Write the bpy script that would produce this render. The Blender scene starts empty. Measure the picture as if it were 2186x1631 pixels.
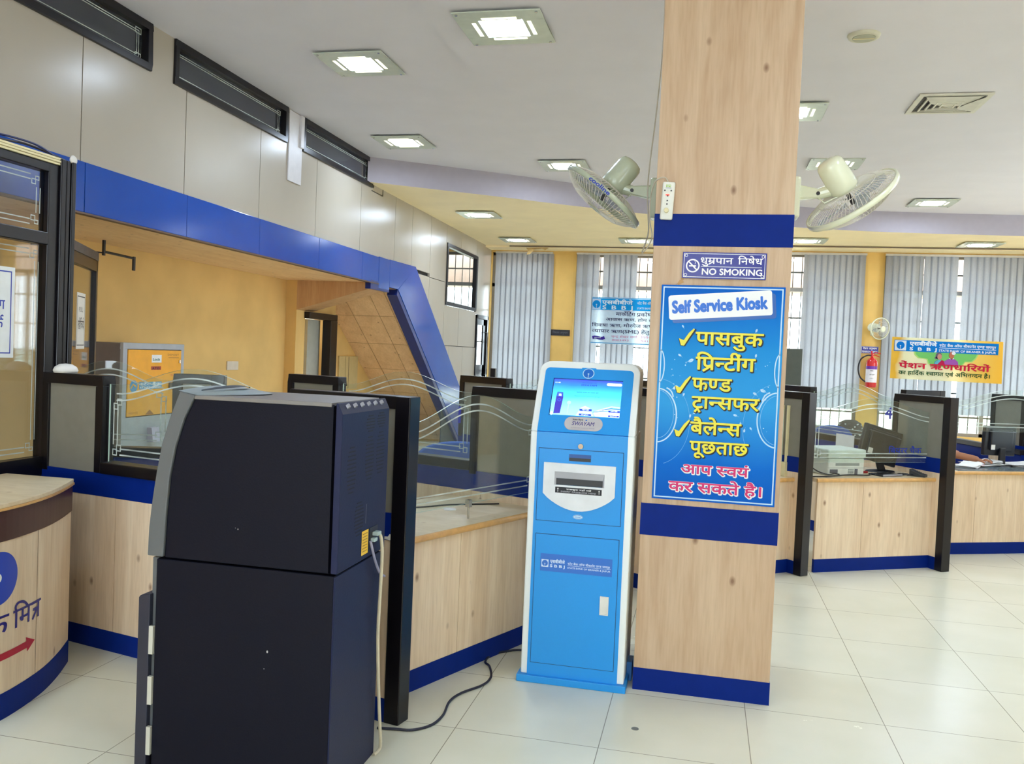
import bpy, bmesh, math, random
from mathutils import Vector, Matrix, Euler
random.seed(7)
SC = bpy.context.scene
COL = SC.collection
PI = math.pi

# ------------------------------------------------------------------ camera
YAW, PITCH, ROLL, FPX = -0.21722218, -0.03227476, 0.04235289, 1850.0
def make_camera():
    f = Vector((math.sin(YAW)*math.cos(PITCH), math.cos(YAW)*math.cos(PITCH), math.sin(PITCH)))
    r = Vector((math.cos(YAW), -math.sin(YAW), 0)); u = r.cross(f)
    r2 = math.cos(ROLL)*r + math.sin(ROLL)*u; u2 = -math.sin(ROLL)*r + math.cos(ROLL)*u
    cam = bpy.data.cameras.new('camera'); o = bpy.data.objects.new('camera', cam); COL.objects.link(o)
    m = Matrix((r2, u2, -f)).transposed().to_4x4(); m.translation = (0, 0, 1.56)
    o.matrix_world = m
    cam.sensor_fit = 'HORIZONTAL'; cam.sensor_width = 36; cam.lens = 36*FPX/2186; cam.clip_start = .05
    SC.camera = o
make_camera()

# ------------------------------------------------------------------ world and exposure
W = bpy.data.worlds.new('world'); SC.world = W; W.use_nodes = True
bg = W.node_tree.nodes['Background']; bg.inputs[0].default_value = (.79, .905, 1.0, 1); bg.inputs[1].default_value = 8.0
LAMP = 78.0          # emission strength of the ceiling light diffusers
SC.view_settings.view_transform = 'Standard'; SC.view_settings.look = 'None'
SC.view_settings.gamma = 1; SC.view_settings.use_curve_mapping = False
SC.view_settings.exposure = .43
SC.cycles.max_bounces = 9; SC.cycles.diffuse_bounces = 7; SC.cycles.transparent_max_bounces = 24
SC.cycles.caustics_reflective = False; SC.cycles.caustics_refractive = False
SC.cycles.sample_clamp_indirect = 6

# ------------------------------------------------------------------ materials
def lin(c):
    return tuple((x/12.92 if x <= .04045 else ((x+.055)/1.055)**2.4) for x in [v/255 for v in c]) + (1,)
MATS = {}
def newmat(name):
    m = bpy.data.materials.new(name); m.use_nodes = True
    return m, m.node_tree.nodes, m.node_tree.links, m.node_tree.nodes['Principled BSDF']
def mat(name, c, rough=.5, metal=0, spec=.5, var=.05, scale=14, coat=0, emit=0, bump=0):
    """plain coloured material with a little procedural mottling"""
    if name in MATS: return MATS[name]
    m, n, l, p = newmat(name); col = lin(c)
    g = n.new('ShaderNodeNewGeometry'); t = n.new('ShaderNodeTexNoise'); t.inputs['Scale'].default_value = scale; t.inputs['Detail'].default_value = 3
    l.new(g.outputs['Position'], t.inputs['Vector'])
    r = n.new('ShaderNodeValToRGB'); r.color_ramp.elements[0].position = .3; r.color_ramp.elements[1].position = .7
    r.color_ramp.elements[0].color = tuple(x*(1-var) for x in col[:3])+(1,); r.color_ramp.elements[1].color = tuple(min(1, x*(1+var)) for x in col[:3])+(1,)
    l.new(t.outputs['Fac'], r.inputs['Fac']); l.new(r.outputs['Color'], p.inputs['Base Color'])
    p.inputs['Roughness'].default_value = rough; p.inputs['Metallic'].default_value = metal
    p.inputs['Specular IOR Level'].default_value = spec; p.inputs['Coat Weight'].default_value = coat; p.inputs['Coat Roughness'].default_value = .08
    if emit:
        p.inputs['Emission Color'].default_value = col; p.inputs['Emission Strength'].default_value = emit
    if bump:
        b = n.new('ShaderNodeBump'); b.inputs['Strength'].default_value = bump; b.inputs['Distance'].default_value = .004
        t2 = n.new('ShaderNodeTexNoise'); t2.inputs['Scale'].default_value = 160; l.new(g.outputs['Position'], t2.inputs['Vector'])
        l.new(t2.outputs['Fac'], b.inputs['Height']); l.new(b.outputs['Normal'], p.inputs['Normal'])
    MATS[name] = m; return m

def wood(name, base, dark, knot, rough=.45, grain=(9, 9, .7)):
    if name in MATS: return MATS[name]
    m, n, l, p = newmat(name)
    g = n.new('ShaderNodeNewGeometry'); mp = n.new('ShaderNodeMapping'); mp.inputs['Scale'].default_value = grain
    l.new(g.outputs['Position'], mp.inputs['Vector'])
    t = n.new('ShaderNodeTexNoise'); t.inputs['Scale'].default_value = 1.6; t.inputs['Detail'].default_value = 5; t.inputs['Distortion'].default_value = .5
    l.new(mp.outputs[0], t.inputs['Vector'])
    r = n.new('ShaderNodeValToRGB'); r.color_ramp.elements[0].position = .3; r.color_ramp.elements[1].position = .68
    r.color_ramp.elements[0].color = lin(dark); r.color_ramp.elements[1].color = lin(base)
    l.new(t.outputs['Fac'], r.inputs['Fac'])
    t2 = n.new('ShaderNodeTexNoise'); t2.inputs['Scale'].default_value = 9; t2.inputs['Detail'].default_value = 3; l.new(mp.outputs[0], t2.inputs['Vector'])
    mx0 = n.new('ShaderNodeMix'); mx0.data_type = 'RGBA'; mx0.blend_type = 'MULTIPLY'; mx0.inputs[0].default_value = .35
    r2 = n.new('ShaderNodeValToRGB'); r2.color_ramp.elements[0].color = (.72, .68, .6, 1); r2.color_ramp.elements[0].position = .3; r2.color_ramp.elements[1].position = .6
    l.new(t2.outputs['Fac'], r2.inputs['Fac']); l.new(r.outputs['Color'], mx0.inputs[6]); l.new(r2.outputs['Color'], mx0.inputs[7])
    mp2 = n.new('ShaderNodeMapping'); mp2.inputs['Scale'].default_value = (7.5, 7.5, 4.6); l.new(g.outputs['Position'], mp2.inputs['Vector'])
    v = n.new('ShaderNodeTexVoronoi'); v.inputs['Scale'].default_value = 1.0; v.inputs['Randomness'].default_value = 1; l.new(mp2.outputs[0], v.inputs['Vector'])
    kr = n.new('ShaderNodeValToRGB'); kr.color_ramp.elements[0].position = .03; kr.color_ramp.elements[0].color = (1, 1, 1, 1)
    kr.color_ramp.elements[1].position = .125; kr.color_ramp.elements[1].color = (0, 0, 0, 1)
    l.new(v.outputs['Distance'], kr.inputs['Fac'])
    km = n.new('ShaderNodeMath'); km.operation = 'MULTIPLY'; km.inputs[1].default_value = .85; l.new(kr.outputs['Color'], km.inputs[0])
    mx = n.new('ShaderNodeMix'); mx.data_type = 'RGBA'; mx.inputs[7].default_value = lin(knot)
    l.new(km.outputs[0], mx.inputs[0]); l.new(mx0.outputs[2], mx.inputs[6]); l.new(mx.outputs[2], p.inputs['Base Color'])
    p.inputs['Roughness'].default_value = rough
    MATS[name] = m; return m

def tile_floor():
    m, n, l, p = newmat('floor_tile')
    g = n.new('ShaderNodeNewGeometry'); s = n.new('ShaderNodeSeparateXYZ'); l.new(g.outputs['Position'], s.inputs[0])
    def joint(sock, off, size):
        a = n.new('ShaderNodeMath'); a.operation = 'SUBTRACT'; a.inputs[1].default_value = off; l.new(sock, a.inputs[0])
        b = n.new('ShaderNodeMath'); b.operation = 'DIVIDE'; b.inputs[1].default_value = size; l.new(a.outputs[0], b.inputs[0])
        c = n.new('ShaderNodeMath'); c.operation = 'FRACT'; l.new(b.outputs[0], c.inputs[0])
        d = n.new('ShaderNodeMath'); d.operation = 'PINGPONG'; d.inputs[1].default_value = .5; l.new(c.outputs[0], d.inputs[0])
        e = n.new('ShaderNodeMath'); e.operation = 'LESS_THAN'; e.inputs[1].default_value = .0030; l.new(d.outputs[0], e.inputs[0])
        fl = n.new('ShaderNodeMath'); fl.operation = 'FLOOR'; l.new(b.outputs[0], fl.inputs[0])
        return e, fl
    jx, fx = joint(s.outputs[0], .2545, .595); jy, fy = joint(s.outputs[1], 3.428, .609)
    mj = n.new('ShaderNodeMath'); mj.operation = 'MAXIMUM'; l.new(jx.outputs[0], mj.inputs[0]); l.new(jy.outputs[0], mj.inputs[1])
    cb = n.new('ShaderNodeCombineXYZ'); l.new(fx.outputs[0], cb.inputs[0]); l.new(fy.outputs[0], cb.inputs[1])
    wn = n.new('ShaderNodeTexWhiteNoise'); l.new(cb.outputs[0], wn.inputs['Vector'])
    t = n.new('ShaderNodeTexNoise'); t.inputs['Scale'].default_value = 2.2; t.inputs['Detail'].default_value = 6; l.new(g.outputs['Position'], t.inputs['Vector'])
    ad = n.new('ShaderNodeMath'); ad.operation = 'MULTIPLY_ADD'; ad.inputs[1].default_value = .25; l.new(wn.outputs['Value'], ad.inputs[0]); l.new(t.outputs['Fac'], ad.inputs[2])
    r = n.new('ShaderNodeValToRGB'); r.color_ramp.elements[0].position = .35; r.color_ramp.elements[1].position = .95
    r.color_ramp.elements[0].color = lin((220, 220, 198)); r.color_ramp.elements[1].color = lin((231, 230, 211))
    l.new(ad.outputs[0], r.inputs['Fac'])
    mx = n.new('ShaderNodeMix'); mx.data_type = 'RGBA'; mx.inputs[7].default_value = lin((150, 147, 128))
    l.new(mj.outputs[0], mx.inputs[0]); l.new(r.outputs['Color'], mx.inputs[6]); l.new(mx.outputs[2], p.inputs['Base Color'])
    # scuffs
    v = n.new('ShaderNodeTexNoise'); v.inputs['Scale'].default_value = 1.4; v.inputs['Detail'].default_value = 8; l.new(g.outputs['Position'], v.inputs['Vector'])
    rr = n.new('ShaderNodeMapRange'); rr.inputs[3].default_value = .22; rr.inputs[4].default_value = .30; l.new(v.outputs['Fac'], rr.inputs[0]); l.new(rr.outputs[0], p.inputs['Roughness'])
    p.inputs['Specular IOR Level'].default_value = .45
    return m

def glass_mat(name, tint, refl=.10, haze=0.0, edge=None):
    """thin sheet glass: mostly clear, slightly tinted, reflecting a little"""
    if name in MATS: return MATS[name]
    m = bpy.data.materials.new(name); m.use_nodes = True; n, l = m.node_tree.nodes, m.node_tree.links; n.clear()
    o = n.new('ShaderNodeOutputMaterial'); tr = n.new('ShaderNodeBsdfTransparent'); gl = n.new('ShaderNodeBsdfGlossy'); df = n.new('ShaderNodeBsdfDiffuse')
    tr.inputs[0].default_value = tint+(1,); gl.inputs['Roughness'].default_value = .03; df.inputs[0].default_value = (.75, .85, .82, 1)
    lw = n.new('ShaderNodeLayerWeight'); lw.inputs[0].default_value = .5
    pw = n.new('ShaderNodeMath'); pw.operation = 'POWER'; pw.inputs[1].default_value = 4; l.new(lw.outputs['Facing'], pw.inputs[0])
    k = n.new('ShaderNodeMath'); k.operation = 'MULTIPLY_ADD'; k.inputs[1].default_value = refl*9; k.inputs[2].default_value = refl; k.use_clamp = True; l.new(pw.outputs[0], k.inputs[0])
    mx = n.new('ShaderNodeMixShader'); l.new(k.outputs[0], mx.inputs[0]); l.new(tr.outputs[0], mx.inputs[1]); l.new(gl.outputs[0], mx.inputs[2])
    mx2 = n.new('ShaderNodeMixShader'); nz = n.new('ShaderNodeTexNoise'); nz.inputs['Scale'].default_value = 5
    hz = n.new('ShaderNodeMath'); hz.operation = 'MULTIPLY'; hz.inputs[1].default_value = haze*2; l.new(nz.outputs['Fac'], hz.inputs[0])
    l.new(hz.outputs[0], mx2.inputs[0]); l.new(mx.outputs[0], mx2.inputs[1]); l.new(df.outputs[0], mx2.inputs[2]); l.new(mx2.outputs[0], o.inputs[0])
    MATS[name] = m; return m

def cloth_mat(name, c, trans=.5, see=0.0, scale=90):
    """woven sheet that lets daylight through"""
    if name in MATS: return MATS[name]
    m = bpy.data.materials.new(name); m.use_nodes = True; n, l = m.node_tree.nodes, m.node_tree.links; n.clear()
    o = n.new('ShaderNodeOutputMaterial'); d = n.new('ShaderNodeBsdfDiffuse'); t = n.new('ShaderNodeBsdfTranslucent'); tp = n.new('ShaderNodeBsdfTransparent')
    g = n.new('ShaderNodeNewGeometry'); nz = n.new('ShaderNodeTexNoise'); nz.inputs['Scale'].default_value = scale; l.new(g.outputs['Position'], nz.inputs['Vector'])
    r = n.new('ShaderNodeValToRGB'); col = lin(c); r.color_ramp.elements[0].color = tuple(x*.85 for x in col[:3])+(1,); r.color_ramp.elements[1].color = col
    l.new(nz.outputs['Fac'], r.inputs[0]); l.new(r.outputs[0], d.inputs[0]); l.new(r.outputs[0], t.inputs[0])
    mx = n.new('ShaderNodeMixShader'); mx.inputs[0].default_value = trans; l.new(d.outputs[0], mx.inputs[1]); l.new(t.outputs[0], mx.inputs[2])
    mx2 = n.new('ShaderNodeMixShader'); mx2.inputs[0].default_value = see; l.new(mx.outputs[0], mx2.inputs[1]); l.new(tp.outputs[0], mx2.inputs[2]); l.new(mx2.outputs[0], o.inputs[0])
    MATS[name] = m; return m

def print_mat(name, stops, axis=2, emit=0, rough=.3, trans=0):
    """printed gradient artwork: colour ramp along a generated axis"""
    if name in MATS: return MATS[name]
    m, n, l, p = newmat(name)
    tc = n.new('ShaderNodeTexCoord'); s = n.new('ShaderNodeSeparateXYZ'); l.new(tc.outputs['Generated'], s.inputs[0])
    r = n.new('ShaderNodeValToRGB'); e = r.color_ramp.elements
    while len(e) < len(stops): e.new(.5)
    for k, (pos, c) in enumerate(stops): e[k].position = pos; e[k].color = lin(c)
    nz = n.new('ShaderNodeTexNoise'); nz.inputs['Scale'].default_value = 2.5; l.new(tc.outputs['Generated'], nz.inputs['Vector'])
    ad = n.new('ShaderNodeMath'); ad.operation = 'MULTIPLY_ADD'; ad.inputs[1].default_value = .12; ad.inputs[2].default_value = -.06
    a2 = n.new('ShaderNodeMath'); a2.operation = 'ADD'; l.new(nz.outputs['Fac'], ad.inputs[0]); l.new(ad.outputs[0], a2.inputs[0]); l.new(s.outputs[axis], a2.inputs[1])
    l.new(a2.outputs[0], r.inputs[0]); l.new(r.outputs[0], p.inputs['Base Color']); p.inputs['Roughness'].default_value = rough; p.inputs['Specular IOR Level'].default_value = .12
    if emit:
        p.inputs['Base Color'].default_value = (0, 0, 0, 1); l.new(r.outputs[0], p.inputs['Emission Color']); p.inputs['Emission Strength'].default_value = emit
    if trans:
        o = n['Material Output']; t = n.new('ShaderNodeBsdfTranslucent'); l.new(r.outputs[0], t.inputs[0])
        mx = n.new('ShaderNodeMixShader'); mx.inputs[0].default_value = trans; l.new(p.outputs[0], mx.inputs[1]); l.new(t.outputs[0], mx.inputs[2]); l.new(mx.outputs[0], o.inputs[0])
    MATS[name] = m; return m

PINE = wood('pine_laminate', (204, 178, 148), (186, 156, 124), (116, 80, 54))
PINE_C = wood('counter_pine_laminate', (238, 218, 190), (222, 196, 164), (136, 98, 70))
PINE2 = wood('soffit_laminate', (246, 214, 172), (232, 194, 148), (120, 84, 52), grain=(6, 1.2, 6))
PINE_TOP = wood('counter_laminate', (238, 222, 190), (222, 202, 164), (170, 135, 95), rough=.3, grain=(2, 6, 6))
NOSE = mat('varnished_nosing', (214, 166, 100), rough=.3, coat=.4, var=.1, scale=30)
BLUE = mat('blue_laminate', (3, 36, 122), rough=.5, spec=.12, var=.05)
FASCIA = mat('blue_cladding', (6, 70, 164), rough=.15, spec=.4, var=.05, scale=3)
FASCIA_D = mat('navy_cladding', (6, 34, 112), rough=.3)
GREY = mat('grey_laminate', (130, 127, 115), rough=.4, var=.05)
FRAME = mat('dark_aluminium', (15, 12, 17), rough=.3, metal=.0, spec=.4, var=.1)
PANEL = mat('cladding_panel', (172, 164, 150), rough=.27, spec=.3, var=.02, scale=2)
WHITE = mat('white_paint', (226, 224, 218), rough=.5)
CEIL = mat('ceiling_paint', (220, 217, 221), rough=.8, var=.02, scale=3)
CEIL_Y = mat('lower_ceiling_paint', (250, 232, 188), rough=.8, var=.03, scale=3)
LAV = mat('lavender_beam_paint', (168, 162, 170), rough=.8, var=.02)
YEL = mat('yellow_distemper', (226, 190, 122), rough=.85, var=.08, scale=2.2)
YEL_B = mat('yellow_pier_paint', (222, 182, 104), rough=.85, var=.06, scale=4)
FLOOR = tile_floor()
GLASS = glass_mat('screen_glass', (.945, .98, .965), refl=.035, haze=.018)
GLASS_E = mat('glass_edge', (205, 228, 216), rough=.2)
PANE = glass_mat('window_glass', (.95, .97, .96), refl=.04)
TPANE = glass_mat('transom_glass', (.34, .36, .54), refl=.07, haze=.05)
DPANE = glass_mat('dark_window_glass', (.85, .87, .9), refl=.07)
FROST = glass_mat('etched_frost', (.62, .66, .64), refl=.0, haze=.62)
CREAM = mat('cream_plastic', (226, 216, 170), rough=.45)
CHROME = mat('chrome', (200, 200, 200), rough=.15, metal=1)
BLACK = mat('black_plastic', (22, 22, 26), rough=.4)
INK_W = mat('white_ink', (244, 245, 245), rough=.5, var=.0)
INK_K = mat('black_ink', (16, 16, 20), rough=.5, var=.0)
INK_B = mat('blue_ink', (20, 50, 160), rough=.5, var=.0)
INK_R = mat('red_ink', (200, 30, 60), rough=.5, var=.0)

# ------------------------------------------------------------------ mesh building
class MB:
    def __init__(s): s.v = []; s.f = []; s.m = []
    def poly(s, pts, m=0):
        b = len(s.v); s.v += [tuple(p) for p in pts]; s.f.append(list(range(b, b+len(pts)))); s.m.append(m); return s
    def raw(s, v, f, m=0):
        b = len(s.v); s.v += [tuple(p) for p in v]; s.f += [[i+b for i in q] for q in f]; s.m += [m]*len(f); return s
    def box(s, x0, x1, y0, y1, z0, z1, m=0):
        v = [(x0,y0,z0),(x1,y0,z0),(x1,y1,z0),(x0,y1,z0),(x0,y0,z1),(x1,y0,z1),(x1,y1,z1),(x0,y1,z1)]
        return s.raw(v, [(0,3,2,1),(4,5,6,7),(0,1,5,4),(1,2,6,5),(2,3,7,6),(3,0,4,7)], m)
    def prism(s, pts, fn, h0, h1, m=0, mside=None):
        """closed 2-D outline pts mapped by fn(u,v,h) between heights h0 and h1"""
        n = len(pts); mside = m if mside is None else mside
        a = [fn(u, v, h0) for u, v in pts]; b = [fn(u, v, h1) for u, v in pts]; k = len(s.v); s.v += a+b
        s.f.append([k+i for i in range(n)][::-1]); s.m.append(m); s.f.append([k+n+i for i in range(n)]); s.m.append(m)
        for i in range(n):
            j = (i+1) % n; s.f.append([k+i, k+j, k+n+j, k+n+i]); s.m.append(mside)
        return s
    def cyl(s, p0, p1, r0, r1=None, n=16, m=0, caps=True):
        r1 = r0 if r1 is None else r1; p0, p1 = Vector(p0), Vector(p1); d = (p1-p0).normalized()
        a = d.orthogonal().normalized(); b = d.cross(a); k = len(s.v)
        for p, r in ((p0, r0), (p1, r1)):
            for i in range(n):
                t = 2*PI*i/n; s.v.append(tuple(p+r*(math.cos(t)*a+math.sin(t)*b)))
        for i in range(n):
            j = (i+1) % n; s.f.append([k+i, k+j, k+n+j, k+n+i]); s.m.append(m)
        if caps: s.f.append([k+i for i in range(n)][::-1]); s.m.append(m); s.f.append([k+n+i for i in range(n)]); s.m.append(m)
        return s
    def tube(s, pts, r, n=8, m=0, closed=False):
        P = [Vector(p) for p in pts]; N = len(P); k = len(s.v); up = None
        for i, p in enumerate(P):
            q0 = P[i-1] if (i > 0 or closed) else p; q1 = P[(i+1) % N] if (i < N-1 or closed) else p
            d = (q1-q0).normalized()
            if up is None: up = d.orthogonal().normalized()
            a = (up-d*up.dot(d)); a = a.normalized() if a.length > 1e-6 else d.orthogonal().normalized(); up = a; b = d.cross(a)
            rr = r[i] if isinstance(r, (list, tuple)) else r
            for j in range(n):
                t = 2*PI*j/n; s.v.append(tuple(p+rr*(math.cos(t)*a+math.sin(t)*b)))
        for i in range(N if closed else N-1):
            i2 = (i+1) % N
            for j in range(n):
                j2 = (j+1) % n; s.f.append([k+i*n+j, k+i*n+j2, k+i2*n+j2, k+i2*n+j]); s.m.append(m)
        if not closed:
            s.f.append([k+j for j in range(n)][::-1]); s.m.append(m); s.f.append([k+(N-1)*n+j for j in range(n)]); s.m.append(m)
        return s
    def lathe(s, prof, n=32, m=0, mw=None):
        """revolve (r, z) profile round local z, placed by matrix mw"""
        k = len(s.v); mw = mw or Matrix.Identity(4)
        for r, z in prof:
            for i in range(n):
                t = 2*PI*i/n; s.v.append(tuple(mw @ Vector((r*math.cos(t), r*math.sin(t), z))))
        for a in range(len(prof)-1):
            for i in range(n):
                j = (i+1) % n; s.f.append([k+a*n+i, k+a*n+j, k+(a+1)*n+j, k+(a+1)*n+i]); s.m.append(m)
        return s
    def build(s, name, mats, parent=None, bevel=0, smooth=False, fix=True, segs=2):
        me = bpy.data.meshes.new(name); me.from_pydata(s.v, [], s.f)
        if not isinstance(mats, (list, tuple)): mats = [mats]
        for q in mats: me.materials.append(q)
        me.polygons.foreach_set('material_index', s.m)
        if fix:
            bm = bmesh.new(); bm.from_mesh(me); bmesh.ops.remove_doubles(bm, verts=bm.verts, dist=1e-6)
            bmesh.ops.recalc_face_normals(bm, faces=bm.faces); bm.to_mesh(me); bm.free()
        if smooth: me.shade_smooth()
        me.update()
        o = bpy.data.objects.new(name, me); COL.objects.link(o)
        if parent: o.parent = parent
        if bevel:
            b = o.modifiers.new('edge', 'BEVEL'); b.width = bevel; b.segments = segs; b.limit_method = 'ANGLE'; b.angle_limit = .6
        return o

def tag(o, label, cat, group=None, kind=None):
    o['label'] = label; o['category'] = cat
    if group: o['group'] = group
    if kind: o['kind'] = kind
    return o
def thing(name, label, cat, loc=(0, 0, 0), rot=0, group=None):
    o = bpy.data.objects.new(name, None); COL.objects.link(o); o.empty_display_size = .1
    o.location = loc; o.rotation_euler = (0, 0, rot) if not isinstance(rot, Euler) else rot
    return tag(o, label, cat, group)
def struct(name, mb, mats, **k):
    o = mb.build(name, mats, **k); o['kind'] = 'structure'; return o
def copy_tree(o, parent=None):
    c = o.copy(); COL.objects.link(c)
    if parent: c.parent = parent
    for ch in list(o.children): copy_tree(ch, c)
    return c
def spline(pts, k=6, closed=False):
    P = [Vector(p) for p in pts]; out = []; N = len(P)
    for i in range(N if closed else N-1):
        if closed: p0, p1, p2, p3 = P[i-1], P[i], P[(i+1) % N], P[(i+2) % N]
        else: p0, p1, p2, p3 = P[max(i-1, 0)], P[i], P[i+1], P[min(i+2, N-1)]
        for j in range(k):
            t = j/k; out.append(.5*((2*p1)+(p2-p0)*t+(2*p0-5*p1+4*p2-p3)*t*t+(3*p1-p0-3*p2+p3)*t**3))
    if not closed: out.append(P[-1])
    return out

# ------------------------------------------------------------------ lettering
GL = {}
def _mesh(body, bold, shear=0):
    c = bpy.data.curves.new('letter', 'FONT'); c.body = body; c.resolution_u = 3; c.offset = bold; c.shear = shear
    o = bpy.data.objects.new('letter', c); COL.objects.link(o); bpy.context.view_layer.update()
    me = bpy.data.meshes.new_from_object(o.evaluated_get(bpy.context.evaluated_depsgraph_get()))
    r = ([(v.co.x, v.co.y) for v in me.vertices], [list(p.vertices) for p in me.polygons])
    bpy.data.objects.remove(o); bpy.data.curves.remove(c); bpy.data.meshes.remove(me); return r
_BAR = {}
def glyph(ch, bold):
    k = (ch, bold)
    if k not in GL:
        v, f = _mesh(ch, bold) if ch.strip() else ([], [])
        w = '||||||'
        if w not in _BAR: _BAR[w] = max(x for x, y in _mesh(w, 0)[0])
        adv = max(x for x, y in _mesh(ch+w, 0)[0]) - _BAR[w]
        GL[k] = (v, f, max(adv, 0))
    return GL[k]
def clip_x(v, f, cut):
    V, F = [], []
    for q in f:
        P = [v[i] for i in q]; R = []
        for a, b in zip(P, P[1:]+P[:1]):
            if a[0] <= cut: R.append(a)
            if (a[0] <= cut) != (b[0] <= cut):
                t = (cut-a[0])/(b[0]-a[0]); R.append((cut, a[1]+t*(b[1]-a[1])))
        if len(R) > 2: k = len(V); V += R; F.append(list(range(k, k+len(R))))
    return V, F
def stroke2(pts, w):
    """ribbon polyline in 2-D"""
    P = [Vector(p) for p in pts]; L, R = [], []
    for i, p in enumerate(P):
        a = P[max(i-1, 0)]; b = P[min(i+1, len(P)-1)]; d = (b-a).normalized(); nn = Vector((-d.y, d.x))
        ww = w[i] if isinstance(w, (list, tuple)) else w
        L.append(tuple(p+nn*ww/2)); R.append(tuple(p-nn*ww/2))
    n = len(P); return L+R, [[i, i+1, n+i+1, n+i] for i in range(n-1)]
CONS = set(chr(c) for c in range(0x915, 0x93A)); VIR = '\u094d'
MARK = set(chr(c) for c in list(range(0x900, 0x904))+list(range(0x93E, 0x950)))-{VIR}
def layout(text, bold):
    pen = 0.0; out = []; i = 0
    def put(v, f, x, y=0): out.append(([(a+x, b+y) for a, b in v], f))
    while i < len(text):
        ch = text[i]
        if '\u0904' <= ch <= '\u0939' or ch == 'ॐ':
            halves = []; reph = rak = False; cur = ch; i += 1
            while cur in CONS and i+1 < len(text) and text[i] == VIR and text[i+1] in CONS:
                nx = text[i+1]; i += 2
                if cur == 'र' and not halves: reph = True; cur = nx
                elif nx == 'र': rak = True; break
                else: halves.append(cur); cur = nx
            marks = []
            while i < len(text) and text[i] in MARK: marks.append(text[i]); i += 1
            if 'ि' in marks: v, f, a = glyph('ि', bold); put(v, f, pen); pen += a; marks.remove('ि')
            for h in halves:
                v, f, a = glyph(h, bold)
                xs = sorted(set(round(x, 3) for x, y in v if abs(y+bold) < .02))
                cut = xs[-2] if len(xs) > 1 and xs[-1] > a*.6 and xs[-1]-xs[-2] < .2 else (a*.84 if h == 'क' else a*.72)
                cv, cf = clip_x(v, f, cut-.005); put(cv, cf, pen); pen += cut-.01
            if rak and cur == 'त':
                v, f, a = glyph('ा', bold); put(v, f, pen+.27); w = .085+2*bold
                put(*stroke2([(pen+.0, .58), (pen+.4, .58)], w), 0)
                put(*stroke2([(pen+.40, .34), (pen+.10, .34)], w), 0); put(*stroke2([(pen+.34, .34), (pen+.08, .0)], w), 0); pen += .27+a
            else:
                v, f, a = glyph(cur, bold); put(v, f, pen); w = .075+2*bold
                if rak:
                    if cur in 'टडठढ': put(*stroke2([(pen+a*.28, -.2), (pen+a*.5, -.02), (pen+a*.72, -.2)], w), 0)
                    else: put(*stroke2([(pen+a*.70, .2), (pen+a*.12, -.06)], w), 0)
                pen += a
            for q in marks:
                v, f, a = glyph(q, bold); put(v, f, pen); pen += a
            if reph:
                put(*stroke2([(pen-.14, .62), (pen-.20, .72), (pen-.17, .82), (pen-.07, .86), (pen+.02, .80)], .075+2*bold), 0)
        else:
            v, f, a = glyph(ch, bold)
            if v: put(v, f, pen)
            pen += a; i += 1
    return out, pen

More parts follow.
